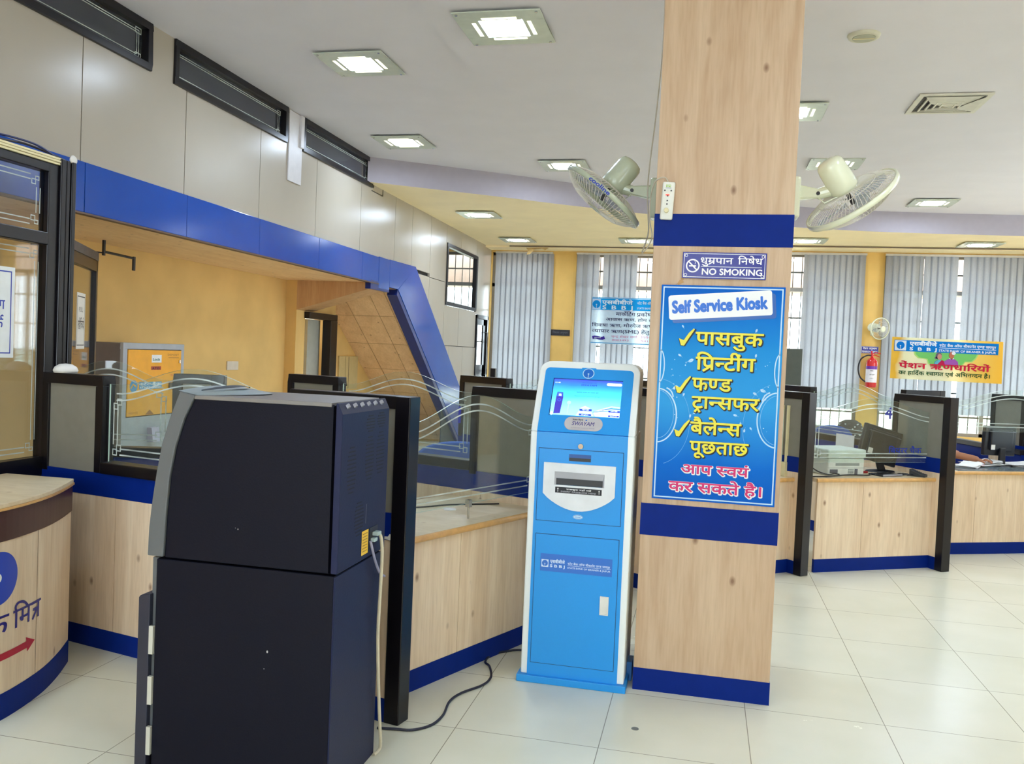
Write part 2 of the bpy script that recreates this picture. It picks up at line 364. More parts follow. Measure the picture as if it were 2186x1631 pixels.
class Flat:
    """flat printed artwork: 2-D shapes in (u, v), stacked in thin layers above a surface fm(u, v, h)"""
    def __init__(s, fm, step=.0005): s.fm = fm; s.mb = MB(); s.mats = []; s.step = step
    def mi(s, m):
        if m not in s.mats: s.mats.append(m)
        return s.mats.index(m)
    def shape(s, v, f, m, layer=1):
        h = layer*s.step; s.mb.raw([s.fm(a, b, h) for a, b in v], f, s.mi(m)); return s
    def poly(s, pts, m, layer=1): return s.shape(pts, [list(range(len(pts)))], m, layer)
    def rect(s, u0, u1, v0, v1, m, layer=1, n=1):
        if n == 1: return s.poly([(u0, v0), (u1, v0), (u1, v1), (u0, v1)], m, layer)
        for k in range(n):
            a = u0+(u1-u0)*k/n; b = u0+(u1-u0)*(k+1)/n; s.rect(a, b, v0, v1, m, layer)
        return s
    def frame(s, u0, u1, v0, v1, w, m, layer=1):
        s.rect(u0, u1, v0, v0+w, m, layer); s.rect(u0, u1, v1-w, v1, m, layer); s.rect(u0, u0+w, v0+w, v1-w, m, layer); return s.rect(u1-w, u1, v0+w, v1-w, m, layer)
    def round(s, u0, u1, v0, v1, r, m, layer=1, rot=0):
        cu, cv = (u0+u1)/2, (v0+v1)/2; P = []
        for cx, cy, a0 in ((u1-r, v1-r, 0), (u0+r, v1-r, 90), (u0+r, v0+r, 180), (u1-r, v0+r, 270)):
            for k in range(6):
                t = math.radians(a0+18*k); P.append((cx+r*math.cos(t), cy+r*math.sin(t)))
        c, q = math.cos(rot), math.sin(rot)
        return s.poly([(cu+(a-cu)*c-(b-cv)*q, cv+(a-cu)*q+(b-cv)*c) for a, b in P], m, layer)
    def disc(s, u, v, r, m, layer=1, n=28, ry=None):
        ry = ry or r; return s.poly([(u+r*math.cos(2*PI*k/n), v+ry*math.sin(2*PI*k/n)) for k in range(n)], m, layer)
    def ring(s, u, v, r, w, m, layer=1, a0=0, a1=360, n=40, ry=None):
        ry = ry or r; pts = [(u+r*math.cos(math.radians(a0+(a1-a0)*k/n)), v+ry*math.sin(math.radians(a0+(a1-a0)*k/n))) for k in range(n+1)]
        return s.shape(*stroke2(pts, w), m, layer)
    def line(s, pts, w, m, layer=1): return s.shape(*stroke2(pts, w), m, layer)
    _n = 0
    def text(s, txt, u0, u1, v0, v1, m, layer=2, bold=.0, shear=0, rot=0, du=0, dv=0, grow=0, natural=False):
        """letters fitted from u0 to u1, base line v0, head line (or capital height) v1"""
        out, adv = layout(txt, 0)
        xs = [x for v, f in out for x, y in v]; x0, x1 = min(xs), max(xs); b = bold+grow
        dev = any('\u0900' <= c <= '\u097f' for c in txt); hh = .622 if dev else .70
        sy = (v1-v0)/hh; sx = sy if natural else (u1-u0)/(x1-x0); c, q = math.cos(rot), math.sin(rot)
        n = 0 if b <= 0 else (4 if b < .02 else 8)
        offs = [(0, 0)]+[(b*math.cos(2*PI*(k+.5)/n), b*math.sin(2*PI*(k+.5)/n)) for k in range(n)]
        for gi, (v, f) in enumerate(out):
            for kk, (ox, oy) in enumerate(offs):
                P = []
                for x, y in v:
                    a = (x+ox-x0)*sx+shear*y*sy; w = (y+oy)*sy; P.append((u0+a*c-w*q+du, v0+a*q+w*c+dv))
                s.shape(P, f, m, layer+.11*kk+.03*(gi % 3))
        return s
    def build(s, name, parent=None):
        return s.mb.build(name, s.mats, parent, fix=False)
def facing(x0=0, z0=0, y0=0):
    """artwork plane in local x/z that faces local -y"""
    return lambda u, v, h: (x0+u, y0-h, z0+v)

# ================================================================== the setting
XL, XR, YN, YB, YB2, ZC, ZL = -3.61, 6.6, -3.2, 14.32, 13.85, 3.6, 3.335
XM, XO, ZS = -4.63, -6.6, 2.285
struct('floor', MB().box(XO, XR, YN, 15.2, -.12, 0), FLOOR)
BEAM = [tuple(p) for p in spline([(XL, 8.76), (-2.9, 9.24), (-2.32, 9.64), (-1.73, 10.08), (-1.15, 10.47), (-.75, 10.73), (.2, 11.28), (1.08, 11.68), (2.02, 11.96), (2.84, 12.1), (3.9, 12.22), (5.3, 12.25), (XR, 12.2)], 4)]
cm = MB()
for a, b in zip(BEAM, BEAM[1:]): cm.poly([(a[0], YN, ZC), (b[0], YN, ZC), (b[0], b[1], ZC), (a[0], a[1], ZC)])
cm.box(XL, XR, YN, 13.0, ZC+.15, ZC+.3)
struct('ceiling', cm, CEIL, fix=False)
# shallow curved drop of the ceiling over the customer area
ARC2 = [tuple(p) for p in spline([(-1.75, 6.1), (-1.44, 6.62), (-1.18, 6.98), (-.89, 7.35), (-.5, 7.78), (.15, 8.38), (.79, 8.83), (1.41, 9.1), (2.18, 9.47), (3.11, 9.88), (4.5, 10.25), (XR, 10.45)], 3)]
dm = MB().prism([(-1.75, YN), (XR, YN)]+ARC2[::-1], lambda u, v, h: (u, v, h), ZC-.015, ZC+.01)
struct('ceiling_inner', dm, CEIL)
lm = MB()
for a, b in zip(BEAM, BEAM[1:]): lm.poly([(a[0], a[1], ZL), (b[0], b[1], ZL), (b[0], 14.6, ZL), (a[0], 14.6, ZL)])
struct('ceiling_lower', lm, CEIL_Y, fix=False)
bm_ = MB()
for a, b in zip(BEAM, BEAM[1:]): bm_.poly([(a[0], a[1], ZL), (b[0], b[1], ZL), (b[0], b[1], ZC), (a[0], a[1], ZC)])
struct('trim_1', bm_, LAV, fix=True)

# left wall: clad panels with open joints, transom windows above, fascia band, stair stringer
wl = MB(); J = .004
seams = [-3.2, -1.75, -.72, .3, 1.33, 2.36, 3.39, 4.42, 5.45, 6.49, 7.54, 8.61]
for a, b in zip(seams, seams[1:]): wl.box(XL-.03, XL, a+J, b-J, 2.58, 3.295)
wins = [(1.9, 3.3), (3.52, 5.04), (5.29, 6.92), (7.22, 8.88)]
edges = [-3.2]+[e for w in wins for e in w]
for a, b in zip(edges[::2], [w[0] for w in wins]): wl.box(XL-.03, XL, a, b, 3.295, ZC)
wl.box(XL-.03, XL, 8.61+J, 9.65-J, 2.58, 3.335); wl.box(XL-.03, XL, 8.88, 8.95, 3.3, ZC)
for a, b in ((9.65, 10.26), (10.26, 11.01), (11.01, 11.72)): wl.box(XL-.03, XL, a+J, b-J, 2.53+J if a > 10.3 else 2.58, ZL)
for a, b in ((11.72, 12.47), (12.47, 13.37), (13.37, 14.32)): wl.box(XL-.03, XL, a+J, b-J, 3.09, ZL)
wl.box(XL-.03, XL, 13.43, YB, 2.17+J, 3.09); wl.box(XL-.03, XL, 11.72+J, 11.75, 2.21, 3.09)
wl.box(XL-.03, XL, 14.23, YB, 0, 2.17)
TL = lambda y: 2.60-.7*(y-10.4)            # top edge of the stringer
def quadpan(y0, y1, z0, z1):
    """panel clipped by the stringer"""
    pts = [(y0+J, z1-J), (y1-J, z1-J), (y1-J, max(z0+J, TL(y1)-.1)), (y0+J, max(z0+J, TL(y0)-.1))]
    if z1 > max(z0, TL(y1)-.1): wl.prism(pts, lambda u, v, h: (XL-h, u, v), .0, .03)
quadpan(10.36, 11.01, 1.9, 2.535); quadpan(11.01, 11.72, 1.64, 2.53); quadpan(11.72, 12.47, 1.64, 2.21); quadpan(12.47, 13.45, 1.64, 2.21)
quadpan(11.72, 12.03, 1.2, 1.64); quadpan(12.03, 12.75, .8, 1.64); quadpan(12.75, 13.49, .0, 1.64)
wl.box(XL-.045, XL-.032, YN, 14.3, 2.3, 3.3, 1); wl.box(XL-.045, XL-.032, 11.9, 13.45, 0, 2.2, 1)
wl.box(XL-.03, XL-.001, 10.26, 10.6, 2.48, 2.534)
struct('wall_left', wl, [PANEL, mat('joint_backing', (40, 38, 40), rough=.8)])
# (cut the backing where the interior window is) -> the backing stops before it
o = bpy.data.objects['wall_left']; bmx = bmesh.new(); bmx.from_mesh(o.data)
for v in bmx.verts:
    if v.co.x < XL-.0315 and v.co.y > 14.2: v.co.y = 11.72
bmx.to_mesh(o.data); bmx.free()

fa = MB()
fs = [-3.2, -1.75, -.72, .3, 1.33, 2.36, 3.39, 4.45, 5.48, 6.5, 7.62, 8.68, 9.16]
for a, b in zip(fs, fs[1:]): fa.box(XL-.02, XL+.012, a+.002, b-.002, ZS-.0, 2.578)
fa.box(XL-.02, XL+.014, 9.162, 9.5, 2.235, 2.585)
fa.prism([(9.504, 2.27), (9.80, 2.27), (10.4, 2.6), (9.504, 2.59)], lambda u, v, h: (XL+h, u, v), -.02, .014)
fa.prism([(9.803, 2.27), (13.05, .0), (13.95, .0), (13.05, .745), (10.4, 2.6)], lambda u, v, h: (XL+h, u, v), -.02, .014)
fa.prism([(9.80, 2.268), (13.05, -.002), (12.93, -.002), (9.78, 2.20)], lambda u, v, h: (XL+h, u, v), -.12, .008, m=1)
struct('trim_2', fa, [FASCIA, FASCIA_D], bevel=.003)
struct('trim_3', MB().box(XL-.03, XL+.02, YN, 9.16, ZS-.012, ZS-.001), mat('soffit_edge', (92, 66, 48)))

so = MB().box(XO, XL-.02, YN, 9.5, ZS, ZS+.1)
struct('ceiling_mezzanine', so, PINE2)
st = MB()
st.prism([(9.5, 2.47), (13.0, .17), (13.0, .25), (9.5, 2.55)], lambda u, v, h: (h, u, v), XM, XL-.02)
for k in range(1, 7):
    y = 9.75+k*.52; z = 2.47-.657*(y-9.5)
    st.box(XM, XL-.12, y-.0015, y+.0015, z-.003, z+.02, 1)
for x in (-4.35, -4.0, -3.8): st.prism([(9.8, 2.27), (12.9, .23), (12.9, .25), (9.8, 2.29)], lambda u, v, h: (h, u, v-.003), x-.0015, x+.0015, m=1)
struct('trim_4', st, [wood('stair_laminate', (240, 204, 162), (224, 184, 140), (140, 96, 66), grain=(6, 1.2, 6)), mat('board_joint', (176, 138, 100))])
# beam under the landing, blue end cap
be = MB().prism([(-4.5, 1.955), (-3.645, 2.21), (-3.645, ZS), (-4.5, ZS)], lambda u, v, h: (u, h, v), 9.0, 9.42)
struct('trim_5', be, wood('beam_laminate', (206, 166, 124), (190, 148, 106), (110, 74, 46)))
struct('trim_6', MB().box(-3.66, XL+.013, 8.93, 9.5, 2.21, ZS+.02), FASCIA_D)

# recess under the mezzanine
wr = MB().box(XM-.1, XM, YN, 9.0, 0, ZS)
wr.box(XM-.1, -4.5, 9.0, 9.22, 0, ZS).box(XM-.1, -4.5, 9.95, 10.06, 0, ZS).box(XM-.1, -4.5, 9.22, 9.95, 1.93, ZS).box(XM-.1, XM, 10.06, 13.6, 0, 2.35)
struct('wall_recess', wr, YEL)
struct('wall_far', MB().box(XO-.1, XO, YN, 15.2, 0, 3.75).box(XO, XL-.05, 10.5, 10.6, 2.4, 3.75).box(XO, -3.64, YN, 10.6, 3.62, 3.75).box(XO, XL-.03, 10.6, 14.6, ZL, 3.5).box(-6.0, -4.73, 10.9, 11.0, 0, 2.35), mat('pale_wall', (214, 208, 186), rough=.8))
# door under the stair, standing open
do = MB().box(-4.53, -4.42, 9.76, 9.95, 0, 1.869).box(-4.53, -4.43, 9.2, 9.97, 1.87, 1.945)
d2 = struct('door_2', do, FRAME, bevel=.004)
MB().box(-4.62, -4.58, 9.46, 9.80, .01, 1.87).build('leaf', mat('door_leaf_grey', (178, 180, 172), rough=.4), d2)
struct('wall_passage', MB().box(-5.75, -4.75, 10.2, 10.28, 0, 2.2).box(-5.9, -5.75, 9.0, 9.6, 0, 2.2), mat('white_tile', (222, 226, 218), rough=.25))
SC_l = bpy.data.lights.new('passage_lamp', 'POINT'); SC_l.energy = 22; SC_l.color = (1, .95, .82); SC_l.shadow_soft_size = .1
lo = bpy.data.objects.new('passage_lamp', SC_l); lo.location = (-5.25, 9.75, 2.0); COL.objects.link(lo)
# other walls of the hall
def wall_run(fn, a0, a1, holes, z0, z1):
    m = MB(); xs = [a0]+[e for h in holes for e in h]+[a1]
    for a, b in zip(xs[::2], xs[1::2]): fn(m, a, b, 0, 3.75)
    for a, b in holes: fn(m, a, b, 0, z0); fn(m, a, b, z1, 3.75)
    return m
HS = [(7.0, 8.2), (9.6, 11.2)]; HF = [(-3.2, -1.5), (-.6, .4), (4.6, 6.0)]  # unseen window openings, added and sized to bring daylight into the hall
struct('wall_right', wall_run(lambda m, a, b, z0, z1: m.box(XR, XR+.12, a, b, z0, z1), YN, 14.6, HS, .8, 3.2), YEL)
struct('wall_front', wall_run(lambda m, a, b, z0, z1: m.box(a, b, YN-.12, YN, z0, z1), XO, XR, HF, .3, 3.2), YEL)
for k, (a, b) in enumerate(HS):
    m = MB()
    for x0, x1 in ((a, a+.06), ((a+b)/2-.03, (a+b)/2+.03), (b-.06, b)): m.box(XR+.03, XR+.08, x0, x1, .8, 3.2)
    struct('window_%d' % (21+k), m.box(XR+.03, XR+.08, a, b, .8, .86).box(XR+.03, XR+.08, a, b, 3.14, 3.2), FRAME)  # frame of an added daylight opening, out of view
for k, (a, b) in enumerate(HF):
    m = MB()
    for x0, x1 in ((a, a+.06), ((a+b)/2-.03, (a+b)/2+.03), (b-.06, b)): m.box(x0, x1, YN-.08, YN-.03, .3, 3.2)
    struct('window_%d' % (31+k), m.box(a, b, YN-.08, YN-.03, .3, .36).box(a, b, YN-.08, YN-.03, 3.14, 3.2), FRAME)  # frame of an added front opening, out of view

# back wall with window openings
def wall_with_holes(x0, x1, y, holes, z0, z1, zt):
    m = MB(); xs = [x0]+[e for h in holes for e in h]+[x1]
    for a, b in zip(xs[::2], xs[1::2]):
        if b-a > .01: m.box(a, b, y, y+.22, 0, zt)
    for a, b in holes: m.box(a, b, y, y+.22, 0, z0); m.box(a, b, y, y+.22, z1, zt)
    return m
ZW0, ZW1 = .62, 3.28
HL = [(-5.2, -3.66), (-3.6, -2.55), (-2.16, -.25)]
HR = [(.75, 2.27), (2.56, 4.75), (5.1, 6.4)]
struct('wall_back', wall_with_holes(XO, .1, YB, HL, ZW0, ZW1, 3.5), YEL_B)
struct('wall_back_right', wall_with_holes(.1, XR, YB2, HR, ZW0, ZW1, 3.5).box(.1, .3, YB2+.221, YB+.2, 0, 3.5), YEL_B)
# pelmet ledges above the blinds
pm = MB().box(XL, .12, YB-.42, YB, ZL-.03, ZL-.002).box(.12, XR, YB2-.42, YB2, ZL-.03, ZL-.002)
struct('trim_7', pm, CEIL_Y); 
struct('trim_8', MB().box(-3.2, .1, YB-.45, YB-.43, ZL-.02, ZL-.004).box(.9, XR, YB2-.45, YB2-.43, ZL-.022, ZL-.004), mat('ledge_shadow_strip', (120, 104, 84), rough=.8))  # dark strip painted in as the shadow line along the ledges
GRILLE = mat('grille_paint', (96, 98, 96), rough=.5)
WF = mat('window_frame_paint', (150, 146, 138), rough=.5)
wn = 0
for y, hs in ((YB, HL), (YB2, HR)):
    for a, b in hs:
        wn += 1; dark = wn == 1
        f = MB(); yy = y+.1
        f.box(a, b, yy, yy+.05, ZW0, ZW0+.05).box(a, b, yy, yy+.05, ZW1-.05, ZW1).box(a, a+.05, yy, yy+.05, ZW0, ZW1).box(b-.05, b, yy, yy+.05, ZW0, ZW1)
        for k in range(1, 3 if b-a > 1.6 else 2):
            x = a+(b-a)*k/(3 if b-a > 1.6 else 2); f.box(x-.025, x+.025, yy, yy+.05, ZW0, 2.72)
        f.box(a, b, yy, yy+.05, 2.70, 2.76)
        w = struct('window_%d' % wn, f, GRILLE if dark else WF)
        g = MB()
        for k in range(1, int((b-a)/.13)):
            x = a+k*.13; g.box(x-.006, x+.006, yy+.07, yy+.082, ZW0, ZW1)
        for z in (.90, 1.25, 1.75, 2.3, 3.0): g.box(a, b, yy+.066, yy+.086, z-.012, z+.012)
        g.build('grille', GRILLE, w); MB().box(a+.05, b-.05, yy+.02, yy+.026, ZW0+.05, ZW1-.05).build('pane', PANE, w)
# sunshade over the windows outside, ground and facing building
struct('trim_9', MB().box(-7, 9, 15.3, 16.4, 2.82, 3.0).box(-7, 9, 15.25, 15.32, 2.78, 3.6), mat('pink_render', (214, 186, 172), rough=.9))
struct('floor_outside', MB().box(-20, 20, 15.4, 45, -.5, -.3), mat('courtyard', (176, 170, 150), rough=.9, var=.15, scale=.6))

# transom windows in the left wall
for k, (a, b) in enumerate(wins):
    f = MB(); x0, x1 = XL-.06, XL+.018; t = .045
    f.box(x0, x1, a, b, 3.295, 3.295+t).box(x0, x1, a, b, ZC-t, ZC).box(x0, x1, a, a+t, 3.295+t, ZC-t).box(x0, x1, b-t, b, 3.295+t, ZC-t)
    w = struct('window_%d' % (11+k), f, FRAME, bevel=.004)
    MB().box(XL-.04, XL-.034, a+t, b-t, 3.295+t, ZC-t).build('pane', TPANE, w)
    e = Flat(lambda u, v, h: (XL-.033+h, u, v))
    for d in (.03, .05): e.frame(a+t+d, b-t-d, 3.34+d*.7, ZC-t-d*.7, .006, FROST)
    for yy in (a+t+.04, b-t-.04):
        for zz in (3.37, 3.53): e.frame(yy-.03, yy+.03, zz-.02, zz+.02, .006, FROST)
    e.build('etching', w)
    s = MB().box(XL-.12, XL-.11, a+.06, b-.06, 3.3, 3.385)
    for q in range(5): s.box(XL-.108, XL-.106, a+.2+q*.32, a+.215+q*.32, 3.3, 3.39, 1)
    s.build('sill_strip', [mat('pale_sill', (200, 202, 204), rough=.5), BLACK], w)
# interior window and corner door in the left wall
f = MB(); a, b, z0, z1, t = 11.75, 13.43, 2.215, 3.09, .05
f.box(XL-.05, XL+.015, a, b, z0, z0+t).box(XL-.05, XL+.015, a, b, z1-t, z1).box(XL-.05, XL+.015, a, a+t*1.3, z0+t, z1-t).box(XL-.05, XL+.015, b-t*1.6, b, z0+t, z1-t)
w = struct('window_15', f, FRAME, bevel=.004); MB().box(XL-.03, XL-.024, a+t, b-t, z0+t, z1-t).build('pane', PANE, w)
f = MB(); a, b, zt = 13.49, 14.23, 2.17
f.box(XL-.06, XL+.02, a, a+.05, 0, zt).box(XL-.06, XL+.02, b-.07, b, 0, zt).box(XL-.06, XL+.02, a, b, zt-.06, zt)
d = struct('door_1', f, FRAME, bevel=.004)
lf = MB().box(XL-.035, XL-.005, a+.05, a+.09, 0, zt-.06).box(XL-.035, XL-.005, b-.24, b-.1, 0, zt-.06).box(XL-.035, XL-.005, a+.05, b-.1, zt-.16, zt-.06).box(XL-.035, XL-.005, a+.05, b-.1, 0, 1.36)
lf.build('leaf', FRAME, d, bevel=.003); MB().box(XL-.022, XL-.016, a+.09, b-.24, 1.36, zt-.16).build('pane', PANE, d)
MB().tube([(XL+.0, b-.12, 1.2), (XL+.05, b-.12, 1.2), (XL+.05, b-.12, 1.9), (XL+.0, b-.12, 1.9)], .012).build('handle', CHROME, d)

# ================================================================== ceiling fittings
DIFF = mat('lit_diffuser', (214, 232, 255), emit=LAMP, var=0)
DIFF2 = mat('lit_side_slot', (246, 244, 214), emit=1.2, var=0)
PLATE = mat('frosted_plate', (196, 204, 186), rough=.25)
def light_proto():
    t = thing('ceiling_light', 'square recessed ceiling light with frosted glass plate', 'ceiling light', (0, 0, 0))
    m = MB()
    s = .25; c = .125
    for x0, x1, y0, y1 in ((-s, s, -s, -c), (-s, s, c, s), (-s, -c, -c, c), (c, s, -c, c)): m.box(x0, x1, y0, y1, -.022, -.014)
    m.build('plate', PLATE, t, bevel=.002)
    MB().box(-.2, .2, -.2, .2, -.012, -.004).build('tray', mat('lamp_tray', (214, 216, 208), rough=.5), t)
    MB().box(-c+.004, c-.004, -c+.006, c-.006, -.018, -.006).build('diffuser', DIFF, t)
    q = MB()
    q.box(-.17, -.148, -.1, .1, -.024, -.0221).box(.148, .17, -.1, .1, -.024, -.0221).box(-.1, .1, .14, .165, -.024, -.0221).box(-.1, .1, -.165, -.14, -.024, -.0221)
    q.build('side_slots', DIFF2, t)
    for x in (-.225, .225):
        for y in (-.225, .225): MB().cyl((x, y, -.028), (x, y, -.021), .008, n=10).build('screw', CHROME, t)
    return t
LP = light_proto()
lights = [(-1.30, 5.26, ZC-.015, 1.08, 'largest square ceiling light, at the top centre of the photo'), (-2.5, 5.86, ZC, 1, 'square ceiling light second nearest, left of the largest one'),
 (-2.97, 8.1, ZC, 1, 'square ceiling light nearest to the last transom window on the left'), (-1.55, 9.18, ZC, 1, 'square ceiling light just above the left pillar fan grille'),
 (.58, 7.24, ZC-.015, 1, 'square ceiling light half hidden by the right edge of the pillar'), (1.17, 9.16, ZC, 1, 'square ceiling light right behind the motor of the right pillar fan'),
 (2.58, 11.3, ZC, 1, 'rightmost square ceiling light, right of the right pillar fan'), (-2.9, 10.78, ZL, 1, 'square light in the yellow lower ceiling beside the panelled wall'),
 (-2.9, 13.12, ZL, 1, 'square light in the yellow ceiling above the leftmost blind'), (-1.07, 13.05, ZL, 1, 'square light in the yellow ceiling left of the pillar and its hanging wire'),
 (1.33, 12.82, ZL, 1, 'square light in the yellow ceiling just right of the pillar'), (3.6, 13.0, ZL, 1, None),
 (1.5, 3.2, ZC-.015, 1, None), (-2.75, 2.3, ZC, 1, None), (-2.6, -.3, ZC, 1, None), (.6, .4, ZC-.015, 1, None), (3.6, 5.6, ZC-.015, 1, None), (4.2, 9.0, ZC-.015, 1, None), (4.2, 1.6, ZC-.015, 1, None), (2.75, 6.0, ZC-.015, 1, None), (5.3, 7.2, ZC-.015, 1, None), (2.2, -1.4, ZC-.015, 1, None)]  # entries without a label are out of view, added to brighten the hall
for k, (x, y, z, s, lb) in enumerate(lights):
    o = LP if k == 0 else copy_tree(LP)
    o.location = (x, y, z); o.scale = (s, s, 1); o['group'] = 'square recessed ceiling lights'
    o['label'] = lb or 'unseen square ceiling light added for brightness, overhead or out to the side'
# air diffuser
t = thing('air_vent', 'square cream air conditioning vent with slanted louvres in the ceiling', 'air vent', (1.69, 7.11, ZC-.015))
m = MB(); s = .25
for k in range(5):
    r = s-.03-k*.042; z = -.004-k*.003; w = .012
    if k == 0: r, w = s, .035
    m.box(-r, r, -r, -r+w, z-.012, z).box(-r, r, r-w, r, z-.012, z).box(-r, -r+w, -r+w, r-w, z-.012, z).box(r-w, r, -r+w, r-w, z-.012, z)
m.build('louvres', mat('vent_cream', (214, 212, 196), rough=.5), t); MB().box(-.23, .23, -.23, .23, -.004, 0).build('duct', BLACK, t)
MB().poly([(-.2, -.22, -.022), (.19, -.22, -.022), (.12, -.02, -.024), (.02, .05, -.024), (-.13, -.05, -.023)]).poly([(.2, -.21, -.03), (.22, .18, -.022), (.08, .1, -.022), (.12, -.06, -.03)]).build('damper_flap', mat('vent_flap', (206, 204, 188), rough=.5), t)
t = thing('ceiling_speaker', 'round cream ceiling speaker grille right of the pillar top', 'speaker', (.85, 5.65, ZC-.015))
MB().lathe([(0, -.012), (.065, -.014), (.07, -.02), (.09, -.016), (.096, -.002), (.096, 0)], 32).build('rim', mat('speaker_cream', (206, 204, 182), rough=.5), t, smooth=True)
MB().lathe([(0, -.021), (.066, -.021), (.066, -.012)], 32).build('grille', mat('speaker_mesh', (178, 178, 156), rough=.7), t)
MB().box(-.062, .062, -.003, .003, -.025, -.0205).build('bar', CREAM, t)

# ================================================================== pillar with what hangs on it
PX0, PX1, PY = -.257, .362, 4.10
p = thing('pillar', 'square pillar clad in pale knotty wood laminate with three blue bands', 'pillar', (0, 0, 0))
MB().box(PX0, PX1, PY, PY+.62, 0, ZC).build('cladding', PINE, p, bevel=.002)
for z0, z1 in ((0, .105), (.738, .888), (2.092, 2.24)):
    MB().box(PX0-.002, PX1+.002, PY-.002, PY+.622, z0, z1).build('blue_band', BLUE, p)

# poster
t = thing('poster', 'blue glossy poster reading Self Service Kiosk with yellow and pink Hindi lines', 'poster', (-.21, PY-.003, .914))
MB().box(0, .552, -.004, 0, 0, .998).build('board', print_mat('poster_print', [(0, (2, 88, 184)), (.18, (6, 104, 198)), (.45, (52, 154, 220)), (.7, (34, 140, 212)), (.9, (8, 108, 198)), (1, (3, 94, 190))], rough=.5), t)
M = facing(0, 0, -.004)
LB = mat('pale_blue_print', (176, 214, 238), rough=.3, var=0); PW = mat('poster_white', (232, 234, 234), rough=.3, var=0)
YLW = mat('poster_yellow', (226, 216, 42), rough=.35, var=.0); PINK = mat('poster_magenta', (206, 22, 104), rough=.35, var=0); SKB = mat('poster_lettering_blue', (8, 104, 206), rough=.35, var=0); SHD = mat('poster_card_drop', (14, 88, 168), rough=.3, var=0)
LB2 = mat('soft_blue_print', (120, 186, 230), rough=.3, var=0)
f = Flat(M); f.frame(.008, .544, .008, .99, .006, LB, 1)
for cu, sg in ((.545, -1), (.007, 1)):
    a0, a1 = (95, 265) if sg < 0 else (-85, 85)
    f.ring(cu, .395 if sg < 0 else .39, .088, .006, LB, 1, a0, a1, ry=.125); f.ring(cu, .395, .075, .002, LB2, 1, a0, a1, ry=.112)
    f.ring(cu, .62, .022, .005, LB, 1, a0, a1, ry=.075); f.ring(cu+sg*.03, .47, .04, .006, LB, 1, 100 if sg < 0 else 10, 170 if sg < 0 else 80, ry=.05)
    f.ring(cu, .36, .15, .0012, LB2, 1, a0+10, a1-60 if sg < 0 else a1, ry=.20)
f.build('border_and_vines', t)
f = Flat(M)
def leaf(u, v, s, a):
    P = [(0, 0), (.5, .34), (1.0, .42), (1.3, .1), (.9, -.22), (.4, -.25)]; c, q = math.cos(a), math.sin(a)
    f.poly([(u+s*(x*c-y*q), v+s*(x*q+y*c)) for x, y in P], LB, 2)
    f.line([(u-s*.5*c, v-s*.5*q), (u+s*.9*c, v+s*.9*q)], s*.09, LB2, 3)
for u, v, s, a in ((.135, .645, .022, .3), (.415, .645, .022, .4), (.07, .515, .024, .4), (.105, .668, .014, 2.4), (.435, .675, .014, 1.2), (.49, .52, .022, 2.6), (.45, .505, .016, 2.4), (.17, .405, .016, .5), (.155, .385, .014, 1.2), (.37, .405, .016, 2.7), (.385, .38, .014, 4.6), (.435, .345, .012, 2.0), (.43, .79, .014, 1.0), (.11, .80, .012, 2.0), (.17, .36, .014, 3.4), (.405, .35, .014, 4.4), (.12, .485, .012, 1.0), (.405, .745, .012, 2.2)): leaf(u, v, s, a)
random.seed(3)
for k in range(26):
    sd = k % 2; f.disc((.06 if sd else .44)+random.random()*.07, .44+random.random()*.22-(.12 if k % 3 == 0 else 0), .0012+random.random()*.0018, LB, 2, 8)
f.build('leaves', t)
f = Flat(M); rot = math.radians(4.6)
f.round(.052, .515, .838, .952, .012, SHD, 1, rot); f.round(.036, .498, .853, .966, .012, PW, 2, rot)
f.build('title_card', t)
f = Flat(M); f.text('Self Service Kiosk', .056, .478, .868, .922, SKB, 4, bold=.052, rot=rot); f.build('title_lettering', t)
f = Flat(M)
def popout(txt, u0, u1, v0, v1, top, under, grow, du, dv):
    f.text(txt, u0, u1, v0, v1, under, 3, bold=.02, grow=grow, du=du, dv=dv); f.text(txt, u0, u1, v0, v1, under, 4, bold=.02, grow=grow*.8, du=du*.5, dv=dv*.5)
    f.text(txt, u0, u1, v0, v1, top, 6, bold=.02)
LINES = [('पासबुक', .166, .466, .728, .783), ('प्रिन्टींग', .172, .436, .612, .668), ('फण्ड', .160, .336, .516, .571), ('ट्रान्सफर', .163, .462, .433, .486), ('बैलेन्स', .162, .388, .314, .368), ('पूछताछ', .163, .424, .226, .279)]
for q in LINES: popout(*q, YLW, INK_K, .028, .0035, -.004)
for u, v in ((.090, .722), (.083, .502), (.088, .300)):
    tick = [(0, .030), (.016, .024), (.022, .022), (.044, .056), (.066, .078), (.070, .072), (.046, .034), (.024, -.004), (.010, -.002)]
    f.poly([(u+a*1.06+.004, v+b*1.02-.003) for a, b in tick], INK_K, 3); f.poly([(u+a-.002, v+b-.002) for a, b in tick], INK_K, 4); f.poly([(u+a, v+b) for a, b in tick], YLW, 6)
f.build('yellow_lettering', t)
f = Flat(M)
for q in (('आप स्वयं', .130, .432, .128, .168), ('कर सकते है।', .076, .490, .043, .086)): popout(*q, PINK, PW, .045, .002, -.003)
f.build('pink_lettering', t)
for o in t.children:
    if 'lettering' in o.name or o.name == 'title_card': pass

